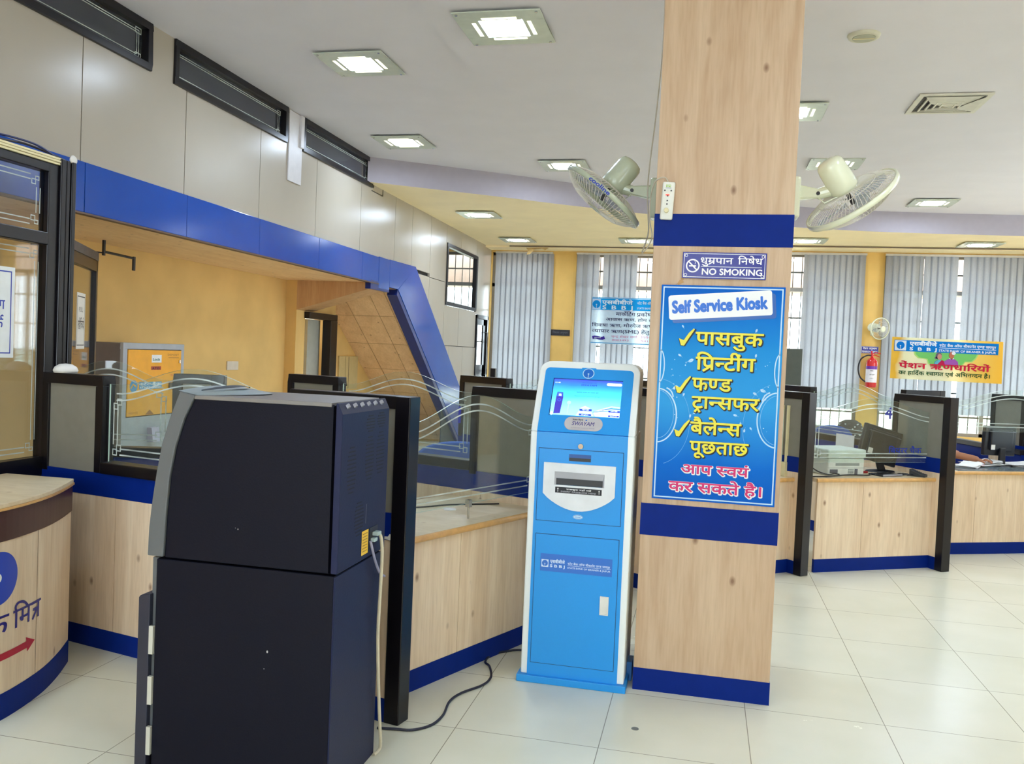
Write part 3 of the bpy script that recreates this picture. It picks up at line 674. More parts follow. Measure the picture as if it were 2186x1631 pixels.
# no smoking sign
t = thing('no_smoking_sign', 'small dark blue NO SMOKING sign in Hindi and English above the poster', 'sign', (-.121, PY-.003, 1.947), Euler((0, math.radians(.3), 0)))
MB().box(0, .374, -.006, 0, -.003, .118).build('plate', [mat('sign_blue', (26, 34, 138), rough=.25)], t, bevel=.001)
f = Flat(facing(0, 0, -.006)); f.frame(.006, .368, .003, .112, .0022, INK_W, 1)
for u, v in ((.01, .009), (.364, .009), (.01, .106), (.364, .106)): f.ring(u+(.006 if u < .1 else -.006), v+(.004 if v < .05 else -.004), .006, .002, INK_W, 1, 0, 360, 14)
f.build('border', t)
f = Flat(facing(0, 0, -.006)); f.text('धुम्रपान', .082, .226, .066, .093, INK_W, 1, bold=.012); f.text('निषेध', .248, .357, .066, .093, INK_W, 1, bold=.012)
f.rect(.084, .354, .0515, .0535, INK_W); f.text('NO SMOKING', .090, .356, .016, .044, INK_W, 1, bold=.025)
f.build('lettering', t)
f = Flat(facing(0, 0, -.006)); f.ring(.047, .055, .028, .006, INK_W, 1); f.line([(.028, .074), (.066, .036)], .006, INK_W, 2); f.rect(.03, .062, .051, .057, INK_W, 1)
f.line([(.056, .062), (.060, .070), (.054, .078)], .0018, INK_W, 1); f.build('cigarette_symbol', t)
# paper scraps under the sign
tag(MB().poly([(-.13, PY-.0035, 1.935), (-.118, PY-.006, 1.938), (-.11, PY-.004, 1.925), (-.135, PY-.0035, 1.912), (-.14, PY-.0035, 1.92)]).box(-.124, -.112, PY-.004, PY-.0022, 1.936, 1.945).build('torn_tape', mat('tape_brown', (190, 150, 98), rough=.6)), 'scrap of torn brown tape on the pillar under the no smoking sign', 'tape')

# electric fan regulator box
t = thing('fan_regulator', 'slim white fan regulator box with buttons on the pillar above its top band', 'switch box', (-.202, PY-.0025, 2.297), Euler((0, math.radians(2.5), 0)))
MB().box(-.029, .029, -.022, 0, -.087, .087).build('case', mat('regulator_white', (222, 224, 214), rough=.35), t, bevel=.008, segs=3)
f = Flat(facing(0, 0, -.0222)); GRN = mat('regulator_green', (150, 190, 70), rough=.4, var=0)
f.rect(-.012, .010, .062, .073, GRN, 1); f.text('GM', -.010, .008, .064, .071, INK_W, 2, bold=.02); f.rect(-.013, .013, .057, .0585, INK_B, 1); f.build('maker_badge', t)
f = Flat(facing(0, 0, -.0222)); f.disc(-.002, .026, .010, mat('red_indicator', (255, 70, 60), emit=1.5, var=0), 1, 14, ry=.004); f.build('indicator', t)
for x, z in ((-.016, .046), (.013, .046), (-.001, .022), (-.001, 0), (-.001, -.016)):
    MB().cyl((x, -.0245, z), (x, -.0215, z), .0036, n=10).build('socket_hole', BLACK, t)
MB().cyl((-.001, -.036, -.046), (-.001, -.021, -.046), .011, n=14).build('knob', CREAM, t, bevel=.002)

# wall fans
FANP = mat('fan_grey_green', (176, 184, 160), rough=.25, coat=.3, var=.02); FANC = mat('fan_cream', (224, 228, 200), rough=.25, coat=.3, var=.02)
WIRE = mat('fan_wire', (206, 202, 190), rough=.4); BLADE = glass_mat('fan_blade_plastic', (.55, .58, .68), refl=.08, haze=.22)
def fan(label, loc, base, axis, R, paint, joint, group, wire=.0016, nw=64, tag_txt=None, base_rot=0):
    t = thing('wall_fan', label, 'fan', loc, 0, group)
    az = Vector(axis).normalized(); ax = az.orthogonal().normalized()
    # keep the frame steady: one axis level
    ax = Vector((0, 0, 1)).cross(az).normalized(); ay = az.cross(ax)
    mw = Matrix((ax, ay, az)).transposed().to_4x4()
    b = Vector(base)-Vector(loc); j = Vector(joint)-Vector(loc)
    sgn = 1 if b.x > 0 else -1
    MB().box(b.x-.02, b.x+.02, -.055+b.y, .055+b.y, b.z-.11, b.z+.085).build('wall_bracket', paint, t, bevel=.012, segs=3)
    d = (j-b).normalized(); a0 = b+Vector((0, 0, .02))
    m = MB(); up = Vector((0, 0, 1))
    pts = [(a0+up*.034), (j+up*.020+d*.012), (j-up*.018+d*.014), (a0-up*.040)]
    m.prism([(q.x, q.z) for q in pts], lambda u, v, h: (u, h, v), -.024+b.y, .024+b.y); m.build('arm', paint, t, bevel=.008, segs=3)
    MB().cyl(j+Vector((0, -.03, 0)), j+Vector((0, .03, 0)), .009, n=14).build('pivot_bolt', BLACK, t)
    hub = -az*.075
    m = MB().cyl(j-d*.005, hub+(j-hub)*.35, .026, .03, 14); m.build('neck', paint, t, smooth=False, bevel=.006)
    prof = [(0, -.225), (.030, -.225), (.050, -.218), (.060, -.205), (.064, -.18), (.066, -.10), (.066, -.07), (.052, -.05), (0, -.048)]
    MB().lathe(prof, 28, mw=mw).build('motor_housing', paint, t, smooth=True)
    # cage: rings and spokes of wire, front and back
    m = MB(); depth_b, depth_f = -.055, .07
    def cage(z0, z1, r0):
        for k in range(nw):
            th = 2*PI*k/nw; pts = []
            for q in range(6):
                s = q/5; r = r0+(R-r0)*s; z = z1+(z0-z1)*(1-s**2.6)
                pts.append(mw @ Vector((r*math.cos(th+s*.25), r*math.sin(th+s*.25), z)))
            m.tube(pts, wire, 4)
        for r, z in ((r0, z0), (r0+(R-r0)*.5, z0+(z1-z0)*.16)):
            m.tube([mw @ Vector((r*math.cos(2*PI*k/36), r*math.sin(2*PI*k/36), z)) for k in range(36)], wire*1.2, 4, closed=True)
    cage(depth_b, -.006, .06); cage(depth_f, .008, .045)
    m.build('cage', WIRE, t)
    MB().lathe([(R-.004, -.014), (R+.006, -.012), (R+.008, 0), (R+.006, .012), (R-.004, .014), (R-.006, 0), (R-.004, -.014)], 48, mw=mw).build('cage_rim', paint, t, smooth=True)
    MB().lathe([(0, depth_f+.006), (.03, depth_f+.006), (.045, depth_f-.002), (.045, depth_f-.004), (0, depth_f-.004)], 24, mw=mw).build('hub_badge', paint, t)
    MB().cyl(-az*.05, az*.02, .012, n=12).build('shaft', BLACK, t)
    for k in range(4):
        th0 = 2*PI*k/4+.3; vs = []; fs = []
        for i in range(7):
            r = .03+(R*.86-.03)*i/6; w = .5*math.sin(PI*min(1, .25+i/7.5))
            for s in (-1, 1):
                th = th0+s*w*(.9-.25*i/6); vs.append(mw @ Vector((r*math.cos(th), r*math.sin(th), .002+s*.014)))
        for i in range(6): fs.append((2*i, 2*i+1, 2*i+3, 2*i+2))
        MB().raw(vs, fs).build('blade', BLADE, t)
    MB().tube([j+Vector((0, -.03, -.02)), j+d*.03+Vector((0, -.035, -.05)), hub*.8+Vector((0, -.03, -.02))], .003, 6).build('cord', paint, t)
    if tag_txt:
        th = math.atan2(*((Vector(tag_txt[1]) @ ay), (Vector(tag_txt[1]) @ ax)))
        def fm(u, v, h): return tuple(mw @ Vector(((R+.009+h)*math.cos(th-u/R), (R+.009+h)*math.sin(th-u/R), -v)))
        f = Flat(fm); f.text(tag_txt[0], -.06, .06, -.01, .010, INK_B, 2, bold=.03); f.build('maker_lettering', t)
    return t
fan('grey-green wall fan tilted down left on the left side of the pillar', (-.533, 4.35, 2.365), (PX0-.022, 4.35, 2.365), (-.62, -.06, -.78), .222, FANP, (-.39, 4.35, 2.392), 'two wall fans on the pillar', tag_txt=('cooline', (0, -1, 0)))
fan('cream wall fan tilted down right on the right side of the pillar', (.640, 4.35, 2.352), (PX1+.022, 4.35, 2.37), (.55, .33, -.72), .222, FANC, (.485, 4.35, 2.378), 'two wall fans on the pillar')
# wires down the pillar's left edge
cab = MB(); WG = mat('grey_flex', (168, 160, 144), rough=.5)
tag(MB().tube(spline([(-.264, 4.2, 3.59), (-.264, 4.2, 3.26), (-.266, 4.2, 3.0), (-.282, 4.2, 2.71), (-.300, 4.2, 2.49), (-.304, 4.2, 2.36), (-.296, 4.2, 2.25), (-.292, 4.2, 2.16), (-.318, 4.2, 2.07)]), .0035, 6).build('fan_wire', WG), 'grey wire hanging from the ceiling down the pillar past the left fan', 'wire')
tag(MB().tube(spline([(-.203, 4.085, 2.382), (-.215, 4.07, 2.40), (-.24, 4.075, 2.40), (-.268, 4.12, 2.385), (-.288, 4.19, 2.33), (-.288, 4.2, 2.23), (-.273, 4.2, 2.15), (-.29, 4.2, 2.10), (-.316, 4.2, 2.068)]), .0032, 6).build('regulator_wire', mat('pale_flex', (196, 188, 170), rough=.5)), 'pale wire looping from the regulator box and dangling left of the pillar', 'wire')

# ================================================================== passbook kiosk
KB = mat('kiosk_blue', (40, 150, 228), rough=.35, spec=.3, coat=.05, var=.02, scale=300); KW = mat('kiosk_white', (230, 236, 234), rough=.4, var=.01)
t = thing('self_service_kiosk', 'light blue and white passbook printing kiosk with lit screen beside the pillar', 'kiosk', (-.790, 4.04, 0))
KWD = .493; PHI = math.radians(30); ZK = 1.2
MB().box(-.016, KWD+.012, -.022, .40, 0, .034).build('plinth', KB, t, bevel=.003)
MB().box(0, KWD, 0, .36, .034, ZK).build('cabinet', KW, t, bevel=.006)
def tilt(x, q, h): return (x, math.sin(PHI)*q-math.cos(PHI)*h, ZK+math.cos(PHI)*q+math.sin(PHI)*h)
def rtop(x0, x1, t0, t1, r, n=6):
    P = [(x0, t0)]; 
    for k in range(n+1): a = PI-k*PI/2/n; P.append((x0+r+r*math.cos(a), t1-r+r*math.sin(a)))
    for k in range(n+1): a = PI/2-k*PI/2/n; P.append((x1-r+r*math.cos(a), t1-r+r*math.sin(a)))
    return P+[(x1, t0)]
MB().prism(rtop(0, KWD, 0, .385, .055), lambda x, q, h: (x, math.sin(PHI)*q+h, ZK+math.cos(PHI)*q), 0, .24).build('head', KW, t, bevel=.005)
MB().box(.031, KWD-.031, -.003, .01, .034, ZK-.001).build('front_skin', KB, t)
notch = rtop(.031, KWD-.031, .001, .348, .022); 
MB().prism(notch, tilt, -.01, .003).prism([(.205, .34), (.209, .353), (.277, .353), (.281, .34)], tilt, -.009, .0031).build('screen_bezel', KB, t)
SCR = print_mat('kiosk_screen_glow', [(0, (150, 246, 255)), (.25, (130, 240, 255)), (.55, (70, 200, 255)), (.85, (50, 120, 245)), (1, (60, 80, 235))], axis=2, emit=.95)
sc_ = MB().prism([(.080, .091), (.412, .091), (.412, .285), (.080, .285)], tilt, -.002, .0034).build('screen', SCR, t)
MB().prism([(.076, .086), (.080, .086), (.080, .289), (.076, .289)], tilt, 0, .0036).prism([(.080, .285), (.414, .285), (.414, .289), (.080, .289)], tilt, 0, .0036).build('screen_edge', mat('screen_edge_navy', (16, 40, 120), rough=.4), t)
E1 = mat('screen_white', (235, 250, 255), emit=.85, var=0); E2 = mat('screen_navy', (40, 60, 190), emit=.5, var=0); E3 = mat('screen_indigo', (60, 50, 170), emit=.55, var=0); E4 = mat('screen_text_teal', (30, 130, 170), emit=.5, var=0)
E6 = mat('screen_soft_cyan', (150, 244, 255), emit=.95, var=0); E5 = mat('screen_mid_blue', (60, 110, 235), emit=.7, var=0)
f = Flat(lambda u, v, h: tilt(u, v, .0034+h), .0003)
f.poly([(.205, .091), (.225, .135), (.245, .145), (.268, .135), (.29, .091)], mat('screen_pale', (185, 250, 255), emit=.9, var=0), 1)
f.poly([(.30, .091), (.285, .115), (.34, .125), (.412, .118), (.412, .091)], E1, 1)
for k, (c, dz) in enumerate(((E1, .02), (E2, .010), (E1, .004), (E4, -.003))): f.line([(.285, .113), (.33, .122+dz*.5), (.37, .127+dz), (.412, .124+dz)], .004, c, 2+k)
f.round(.338, .411, .259, .273, .007, E1, 3); f.text('STATE BANK', .35, .40, .2635, .2685, INK_R, 4, bold=.02)
f.build('screen_graphics', t); f = Flat(lambda u, v, h: tilt(u, v, .0034+h), .0003)
f.text('WELCOME TO', .217, .287, .2665, .272, E2, 3); f.text('SWAYAM', .214, .289, .252, .262, E2, 3, shear=.15, bold=.01)
f.text('कृपया भाषा का चयन करें', .197, .302, .214, .2185, E4, 3, bold=.01); f.text('Please select your language', .189, .312, .194, .199, E4, 3)
f.text('12:48', .087, .112, .262, .268, E1, 3)
f.build('screen_lettering', t); f = Flat(lambda u, v, h: tilt(u, v, .0034+h), .0003)
f.poly([(.096, .096), (.128, .099), (.135, .185), (.131, .212), (.104, .214), (.100, .185)], E3, 3); f.poly([(.105, .19), (.130, .188), (.128, .209), (.107, .211)], E5, 4); f.poly([(.112, .193), (.125, .192), (.123, .203), (.114, .204)], E1, 5); f.ring(.117, .170, .008, .002, E5, 4, ry=.006)
f.disc(.088, .098, .006, E1, 3, ry=.01); f.line([(.163, .1), (.165, .15)], .006, E6, 2); f.disc(.166, .158, .01, E6, 2)
f.build('kiosk_drawing', t); f = Flat(lambda u, v, h: tilt(u, v, .0034+h), .0003)
for u0, u1, v0, v1, tx in ((.220, .279, .117, .128, 'हिन्दी'), (.220, .279, .092, .102, 'English'), (.358, .412, .116, .127, 'प्रयोग विधि'), (.359, .410, .092, .101, 'How to use')):
    f.rect(u0, u1, v0, v1, E2, 6); f.text(tx, (u0+u1)/2-.016, (u0+u1)/2+.016, v0+.003, v0+.0075, E1, 7, bold=.01)
f.build('buttons', t)
# emblem over the screen
KD = mat('emblem_blue', (22, 104, 200), rough=.3, var=0)
def keyhole(f, u, v, r, cb, cw, layer=2, ry=None):
    ry = ry or r; f.disc(u, v, r, cb, layer, ry=ry); f.disc(u, v-ry*.12, r*.17, cw, layer+1, 14, ry=ry*.17); f.rect(u-r*.065, u+r*.065, v-ry*.995, v-ry*.12, cw, layer+1.3)
f = Flat(lambda u, v, h: tilt(u, v, .003+h)); keyhole(f, .243, .322, .024, KD, LB, 2); f.ring(.243, .322, .0265, .004, LB, 2); f.build('bank_emblem', t)
# badge
SIL = mat('badge_silver', (206, 204, 208), rough=.25, metal=.4)
f = Flat(lambda u, v, h: tilt(u, v, .003+h)); f.round(.157, .337, .015, .083, .033, SIL, 3); f.round(.1555, .3385, .0135, .0845, .0345, mat('badge_rim', (150, 150, 160), rough=.3), 2)
f.text('State Bank', .194, .245, .066, .074, INK_K, 4, bold=.02); f.text('SWAYAM', .192, .296, .040, .060, mat('badge_indigo', (52, 44, 120), rough=.4, var=0), 4, bold=.01, shear=.18); f.disc(.259, .068, .004, KD, 4, 12)
f.text('AUTOMATED PASSBOOK PRINTER', .190, .302, .024, .029, mat('badge_grey', (120, 110, 130), rough=.4, var=0), 4); f.build('badge', t)
MB().cyl((.243, -.012, 1.14), (.243, -.001, 1.14), .012, n=18).cyl((.243, -.014, 1.14), (.243, -.011, 1.14), .006, n=12).build('lock', mat('lock_brass', (150, 132, 110), rough=.3, metal=.8), t)
GAP = mat('panel_gap', (8, 40, 84), rough=.6)
MB().box(.043, .446, -.0034, 0, .776, 1.123).box(.045, .444, -.0037, 0, .092, .715).build('panel_gaps', GAP, t)
MB().box(.0455, .4435, -.0045, 0, .7785, 1.1205).build('printer_door', KB, t)
MB().box(.0475, .4415, -.0045, 0, .0945, .7125).build('lower_door', KB, t)
MB().box(.190, .294, -.0052, 0, 1.068, 1.101).build('card_slot', mat('slot_blue', (14, 78, 150), rough=.4), t); MB().box(.191, .293, -.0058, -.004, 1.069, 1.084).build('slot_mouth', BLACK, t)
# white passbook bezel, a frame round the mouth
BZ = mat('bezel_white', (220, 224, 226), rough=.4)
m = MB(); X0, X1, ZT = .073, .413, 1.056; hx0, hx1, hz0, hz1 = .126, .362, .953, 1.016; fn = lambda u, v, h: (u, -h, v)
m.box(X0, hx0, -.014, -.004, .953, ZT).box(hx1, X1, -.014, -.004, .953, ZT).box(hx0, hx1, -.014, -.004, hz1, ZT)
low = [(X0, .953), (X0, .911)]+[(X0+(X1-X0)*k/16, .911-.077*math.sin(PI*k/16)**.8) for k in range(1, 16)]+[(X1, .911), (X1, .953)]
m.prism(low, fn, .004, .014); m.build('passbook_bezel', BZ, t)
m = MB().poly([(hx0, -.013, hz1), (hx1, -.013, hz1), (hx1-.01, -.0052, .98), (hx0+.01, -.0052, .98)]).poly([(hx0, -.013, hz0), (hx0+.01, -.0052, hz0), (hx0+.01, -.0052, .98), (hx0, -.013, hz1)]).poly([(hx1, -.013, hz0), (hx1-.01, -.0052, hz0), (hx1-.01, -.0052, .98), (hx1, -.013, hz1)])
m.build('mouth_hood', mat('hood_grey', (176, 178, 184), rough=.5), t); MB().box(hx0+.008, hx1-.008, -.0075, -.0050, hz0+.001, .984).build('mouth', BLACK, t)
f = Flat(facing(0, 0, -.0142)); f.rect(.132, .352, .916, .944, INK_K, 1)
f.text('पासबुक यहाँ रखें', .185, .303, .932, .9375, INK_W, 2, bold=.01); f.text('INSERT PASSBOOK HERE', .160, .325, .920, .927, mat('strip_grey_ink', (190, 190, 200), rough=.5, var=0), 2)
for u in (.145, .340): f.line([(u, .921), (u, .938)], .0022, INK_W, 2); f.poly([(u-.004, .934), (u+.004, .934), (u, .941)], INK_W, 2)
f.build('instruction_strip', t)
f = Flat(facing(0, 0, -.0046)); f.disc(.244, .806, .024, LB, 1, ry=.011); f.ring(.244, .806, .022, .0014, KD, 2, ry=.009); f.text('Kiosk', .232, .257, .803, .8085, KD, 2, shear=.3); f.build('maker_oval', t)
# bank sticker on the lower door
SBL = mat('sticker_blue', (36, 108, 200), rough=.35, var=0); SWH = mat('sticker_white', (205, 226, 248), rough=.4, var=0)
f = Flat(facing(.074, .537, -.0046)); f.rect(0, .342, 0, .084, SBL, 1)
f.rect(.006, .040, .020, .056, SWH, 2); keyhole(f, .023, .038, .0145, SBL, SWH, 3)
f.text('एसबीबीजे', .048, .118, .042, .055, SWH, 2, bold=.03); f.text('S B B J', .048, .118, .0215, .034, SWH, 2, bold=.035)
f.text('स्टेट बैंक ऑफ बीकानेर एण्ड जयपुर', .132, .332, .040, .0485, SWH, 2, bold=.02); f.rect(.132, .336, .0345, .036, SWH, 2); f.text('STATE BANK OF BIKANER & JAIPUR', .132, .334, .0215, .0295, SWH, 2, bold=.02)
f.build('bank_sticker', t)
m = MB(); hx0, hx1, hz0, hz1 = .366, .407, .355, .443
m.box(hx0, hx1, -.011, -.004, hz0, hz0+.006).box(hx0, hx1, -.011, -.004, hz1-.006, hz1).box(hx0, hx0+.006, -.011, -.004, hz0+.006, hz1-.006).box(hx1-.006, hx1, -.011, -.004, hz0+.006, hz1-.006)
m.poly([(hx0+.006, -.0105, hz0+.006), (hx1-.006, -.0048, hz0+.006), (hx1-.006, -.0048, hz1-.006), (hx0+.006, -.0105, hz1-.006)]); m.build('recessed_handle', mat('handle_white', (222, 222, 214), rough=.4), t)

# small blue pedestal and cable clutter behind the kiosk
tag(MB().box(-.297, -.272, 4.2, 4.3, 0, .09).build('junction_box', mat('junction_blue', (70, 140, 210), rough=.4)), 'small blue box on the floor between the kiosk and the pillar', 'box')
# power cord on the floor from the kiosk to the tall machine
pts = [(-1.165, 3.18, .012), (-1.14, 3.25, .007), (-1.236, 3.316, .006), (-1.16, 3.33, .006), (-1.094, 3.343, .006), (-1.035, 3.409, .006), (-1.017, 3.518, .006), (-1.032, 3.669, .006), (-1.008, 3.778, .006), (-.94, 3.9, .006), (-.927, 4.01, .006), (-.968, 4.146, .006), (-1.004, 4.202, .006), (-.997, 4.312, .006), (-.939, 4.384, .006), (-.873, 4.43, .006), (-.70, 4.46, .006)]
tag(MB().tube(spline(pts[2:], 6), .0055, 8).build('power_cord', mat('navy_cord', (30, 34, 54), rough=.5)), 'dark power cord snaking over the floor tiles from the kiosk to the navy machine', 'cord')
tag(MB().lathe([(0, .0025), (.014, .0025), (.016, .001), (.016, 0)], 16, mw=Matrix.Translation((-.211, 3.655, 0))).build('floor_stain', mat('stain_grey', (112, 116, 112), rough=.7)), 'small dark grey spot on the floor tile in front of the pillar', 'stain')

# ================================================================== navy cash machine seen from behind
NAVY = mat('machine_navy', (12, 13, 27), rough=.5, spec=.15, var=.04, scale=200, bump=.08); NAVY2 = mat('machine_rear_navy', (27, 33, 64), rough=.45, spec=.2, var=.04, scale=200, bump=.08)
BZG = mat('machine_bezel_grey', (92, 96, 98), rough=.4, var=.03); SLV = mat('machine_silver', (150, 164, 166), rough=.35, metal=.3)
t = thing('cash_machine', 'tall navy cash machine seen from its side and back, in the left foreground', 'cash machine', (-1.172, 2.682, 0))
# local: x towards the machine's back (right), y depth away from the camera
D = .43
fn = lambda u, v, h: (u, h, v)
side = [(-.64, .797), (-.634, .945), (-.624, 1.08), (-.605, 1.19), (-.575, 1.285), (-.535, 1.368), (-.02, 1.365), (-.02, .797)]
MB().prism(side, fn, .004, D-.004).build('upper_body', NAVY, t, bevel=.004)
outer = [(-.703, .80), (-.70, .90), (-.690, 1.0), (-.676, 1.10), (-.660, 1.19), (-.632, 1.285), (-.594, 1.384)]
inner = [(-.535, 1.372), (-.576, 1.287), (-.606, 1.19), (-.6255, 1.08), (-.6355, .945), (-.6415, .80)]
MB().prism(outer+inner, fn, -.004, D+.004).build('curved_bezel', BZG, t, bevel=.004)
# silver hood over the top front with its grip recess
hood = MB()
N = 10
for k in range(N):
    for (s0, s1) in ((0, .32), (.32, .5), (.5, 1)):
        y0, y1 = -.004+(D+.008)*k/N, -.004+(D+.008)*(k+1)/N
        def zt(y, s):
            b = math.sin(PI*max(0, min(1, y/D))); xx = -.600+s*(.075+.20*b*.75)
            z = 1.385+.014*b*(1-abs(s-.25))-.013*s-(.012*b if .31 < s < .33 else 0); return (xx, y, z)
        hood.poly([zt(y0, s0), zt(y1, s0), zt(y1, s1), zt(y0, s1)])
hood.build('top_hood', SLV, t, fix=True)
sl = MB(); P = []
for k in range(15): y = .05+(D-.1)*k/14; b = math.sin(PI*k/14); P.append((-.545+.02*b, y, 1.389+.012*b))
Q = [(x+.05*math.sin(PI*k/14), y, z-.004) for k, (x, y, z) in enumerate(P)]
for k in range(14): sl.poly([P[k], P[k+1], Q[k+1], Q[k]])
sl.build('grip_recess', mat('recess_dark', (50, 58, 66), rough=.6), t)
MB().box(-.54, -.03, .0, D, 1.358, 1.372).build('top_plate', mat('machine_top', (120, 116, 112), rough=.4), t, bevel=.002)
rear = [(-.016, .80), (-.016, 1.372), (-.010, 1.372), (.020, 1.330), (.020, .80)]
MB().prism([(-.012, .80), (-.012, 1.372), (-.006, 1.372), (.012, 1.335), (.012, .80)], fn, -.004, D+.004).build('rear_cover', NAVY2, t, bevel=.003)
MB().box(-.024, -.011, .003, D, .80, 1.36).build('cover_gap', mat('gap_black', (6, 6, 10), rough=1, spec=0), t)
b = MB()
for k in range(6):
    y = .06+k*.062; b.cyl((-.004, y, 1.361), (.006, y+.0, 1.352), .013, .010, 10)
b.build('hinge_rivets', mat('rivet_steel', (150, 152, 160), rough=.3, metal=.7), t, bevel=.002)
SLOT = mat('vent_dark', (20, 20, 36), rough=.7); v = MB()
def louvre(y0, z0, w, h, n=12):
    for k in range(n):
        s = abs((k-(n-1)/2)/((n-1)/2)); ww = w*(1-.45*s**3); z = z0+h*k/(n-1); yy = y0+w/2
        v.box(.0118, .0128, yy-ww/2, yy+ww/2, z-.0022, z+.0022)
louvre(.05, 1.062, .075, .155); 
louvre(.210, 1.09, .078, .15); louvre(.210, 1.262, .078, .055, 6); louvre(.315, 1.10, .078, .15); louvre(.315, 1.272, .078, .05, 6); louvre(.13, .90, .08, .115, 10)
v.build('vent_slots', SLOT, t)
MB().box(.008, .0135, .275, .352, .842, .905).build('socket_recess', BLACK, t)
MB().box(.0125, .036, .30, .336, .872, .886).box(.0125, .03, .285, .315, .852, .866).build('plug', mat('plug_grey', (170, 190, 188), rough=.4), t, bevel=.003)
f = Flat(lambda u, v, h: (.0124+h, u, v)); f.rect(.20, .262, .818, .905, mat('warning_yellow', (240, 196, 40), rough=.4, var=.02), 1)
for k in range(7): f.rect(.208, .252, .829+k*.0105, .832+k*.0105, mat('warning_print', (150, 110, 30), rough=.5, var=0), 2)
f.build('warning_label', t)
low = MB().box(-.672, -.003, .006, D-.006, 0, .79); low.build('lower_cabinet', NAVY, t, bevel=.004)
MB().box(-.003, .002, .004, D-.004, .004, .788).build('lower_back', NAVY2, t, bevel=.002)
MB().box(-.695, -.672, .02, D-.02, .12, .79).build('front_strip', BZG, t)
d = MB().prism([(-.735, .02), (-.735, .648), (-.728, .656), (-.69, .662), (-.690, .02)], fn, .0, D); d.build('front_door', mat('machine_door', (36, 38, 54), rough=.4), t, bevel=.003)
for z in (.09, .27, .45): MB().box(-.690, -.674, -.001, .012, z, z+.10).build('door_hinge', mat('hinge_pale', (190, 190, 178), rough=.4), t)
f = Flat(facing(0, 0, .004)); SCR_ = mat('paint_chip', (176, 176, 176), rough=.6)
for u, v_, r in ((-.235, .51, .0035), (-.245, .45, .0015), (-.36, .92, .002), (-.37, .9235, .001), (-.66, 1.19, .003)): f.disc(u, v_, r, SCR_, 4 if v_ < .79 else 2, 7, ry=r*1.4)
f.build('paint_chips', t)
f = Flat(lambda u, v, h: (.0122+h, u, v)); f.line([(.232, .93), (.234, 1.0)], .0018, SCR_); f.build('scratches', t)
tag(MB().tube(spline([(-1.150, 2.99, .880), (-1.142, 3.02, .868), (-1.140, 3.04, .80), (-1.146, 3.052, .65), (-1.150, 3.055, .489), (-1.150, 3.078, .3), (-1.150, 3.112, .118), (-1.150, 3.128, .03), (-1.155, 3.112, .010), (-1.162, 3.09, .007)]), .0065, 8).build('mains_cable', mat('ivory_cable', (206, 198, 172), rough=.45)), 'ivory cable hanging down the back of the navy cash machine', 'cable')
tag(MB().tube(spline([(-1.152, 2.95, .858), (-1.148, 2.965, .820), (-1.150, 3.0, .775), (-1.15, 3.05, .72), (-1.15, 3.10, .695), (-1.16, 3.118, .69)]), .005, 8).build('data_cable', mat('lilac_cable', (150, 150, 176), rough=.45)), 'short lilac-grey cable curving off the side of the navy cash machine', 'cable')

# ================================================================== counters and partitions
SKIRT = BLUE
def wave(x0, x1, ze, zp):
    L = x1-x0
    def z(x):
        s = (x-x0)/L; s = min(max((s-.06)/.88, 0), 1); return ze+(zp-ze)*(.5-.5*math.cos(2*PI*s))**.85
    return z
def etch_screen(fl, x0, x1, zb, zf, mt, bottom=True, side=True, w=.007):
    """double etched lines following the sheet's outline with small knots in the corners"""
    N = 30
    for d in (.045, .078):
        fl.line([(x0+.05+(x1-x0-.1)*k/N, zf(x0+.05+(x1-x0-.1)*k/N)-d) for k in range(N+1)], w, mt, 1)
    if bottom:
        for d in (.04, .07): fl.line([(x0+.08, zb+d), (x1-.08, zb+d)], w, mt, 1)
    if side:
        for e, s in ((x0, 1), (x1, -1)):
            for d in (.035, .062): fl.line([(e+s*d, zb+.09), (e+s*d, zf(e)-.10)], w, mt, 1)
            for z in (zb+.035, zf(e)-.125):
                fl.frame(min(e+s*.03, e+s*.062), max(e+s*.03, e+s*.062), z, z+.034, w*.8, mt, 1); fl.frame(min(e+s*.055, e+s*.09), max(e+s*.055, e+s*.09), z+.022, z+.056, w*.8, mt, 1)
def wave_sheet(parent, x0, x1, zb, ze, zp, y=0, th=.008, digit=None, digit_at=None, mirror=False, note=None):
    zf = wave(x0, x1, ze, zp); N = 36
    pts = [(x0, zb), (x1, zb)]+[(x1-(x1-x0)*k/N, zf(x1-(x1-x0)*k/N)) for k in range(N+1)]
    g = MB().prism(pts, lambda u, v, h: (u, y+h, v), -th/2, th/2, m=0, mside=1).build('glass_sheet', [GLASS, GLASS_E], parent)
    f = Flat((lambda u, v, h: (u, y+th/2+h, v)) if mirror else facing(0, 0, y-th/2)); etch_screen(f, x0, x1, zb, zf, FROST); f.build('etching', g)
    if digit:
        u = digit_at
        f = Flat((lambda a, v, h: (2*u-a, y+th/2+h, v)) if mirror else facing(0, 0, y-th/2)); f.text(digit, u-.045 if digit != '1' else u-.026, u+.035 if digit != '1' else u+.006, 1.145, 1.24, mat('counter_number_blue', (8, 30, 190), rough=.4, var=0), 3, bold=.02, natural=digit == '1'); f.build('counter_number', g)
    if note:
        f = Flat(facing(0, 0, y-th/2)); f.text(note[0], note[1], note[2], note[3], note[4], INK_B, 3, bold=.015); f.build('lettering', g)
    return g
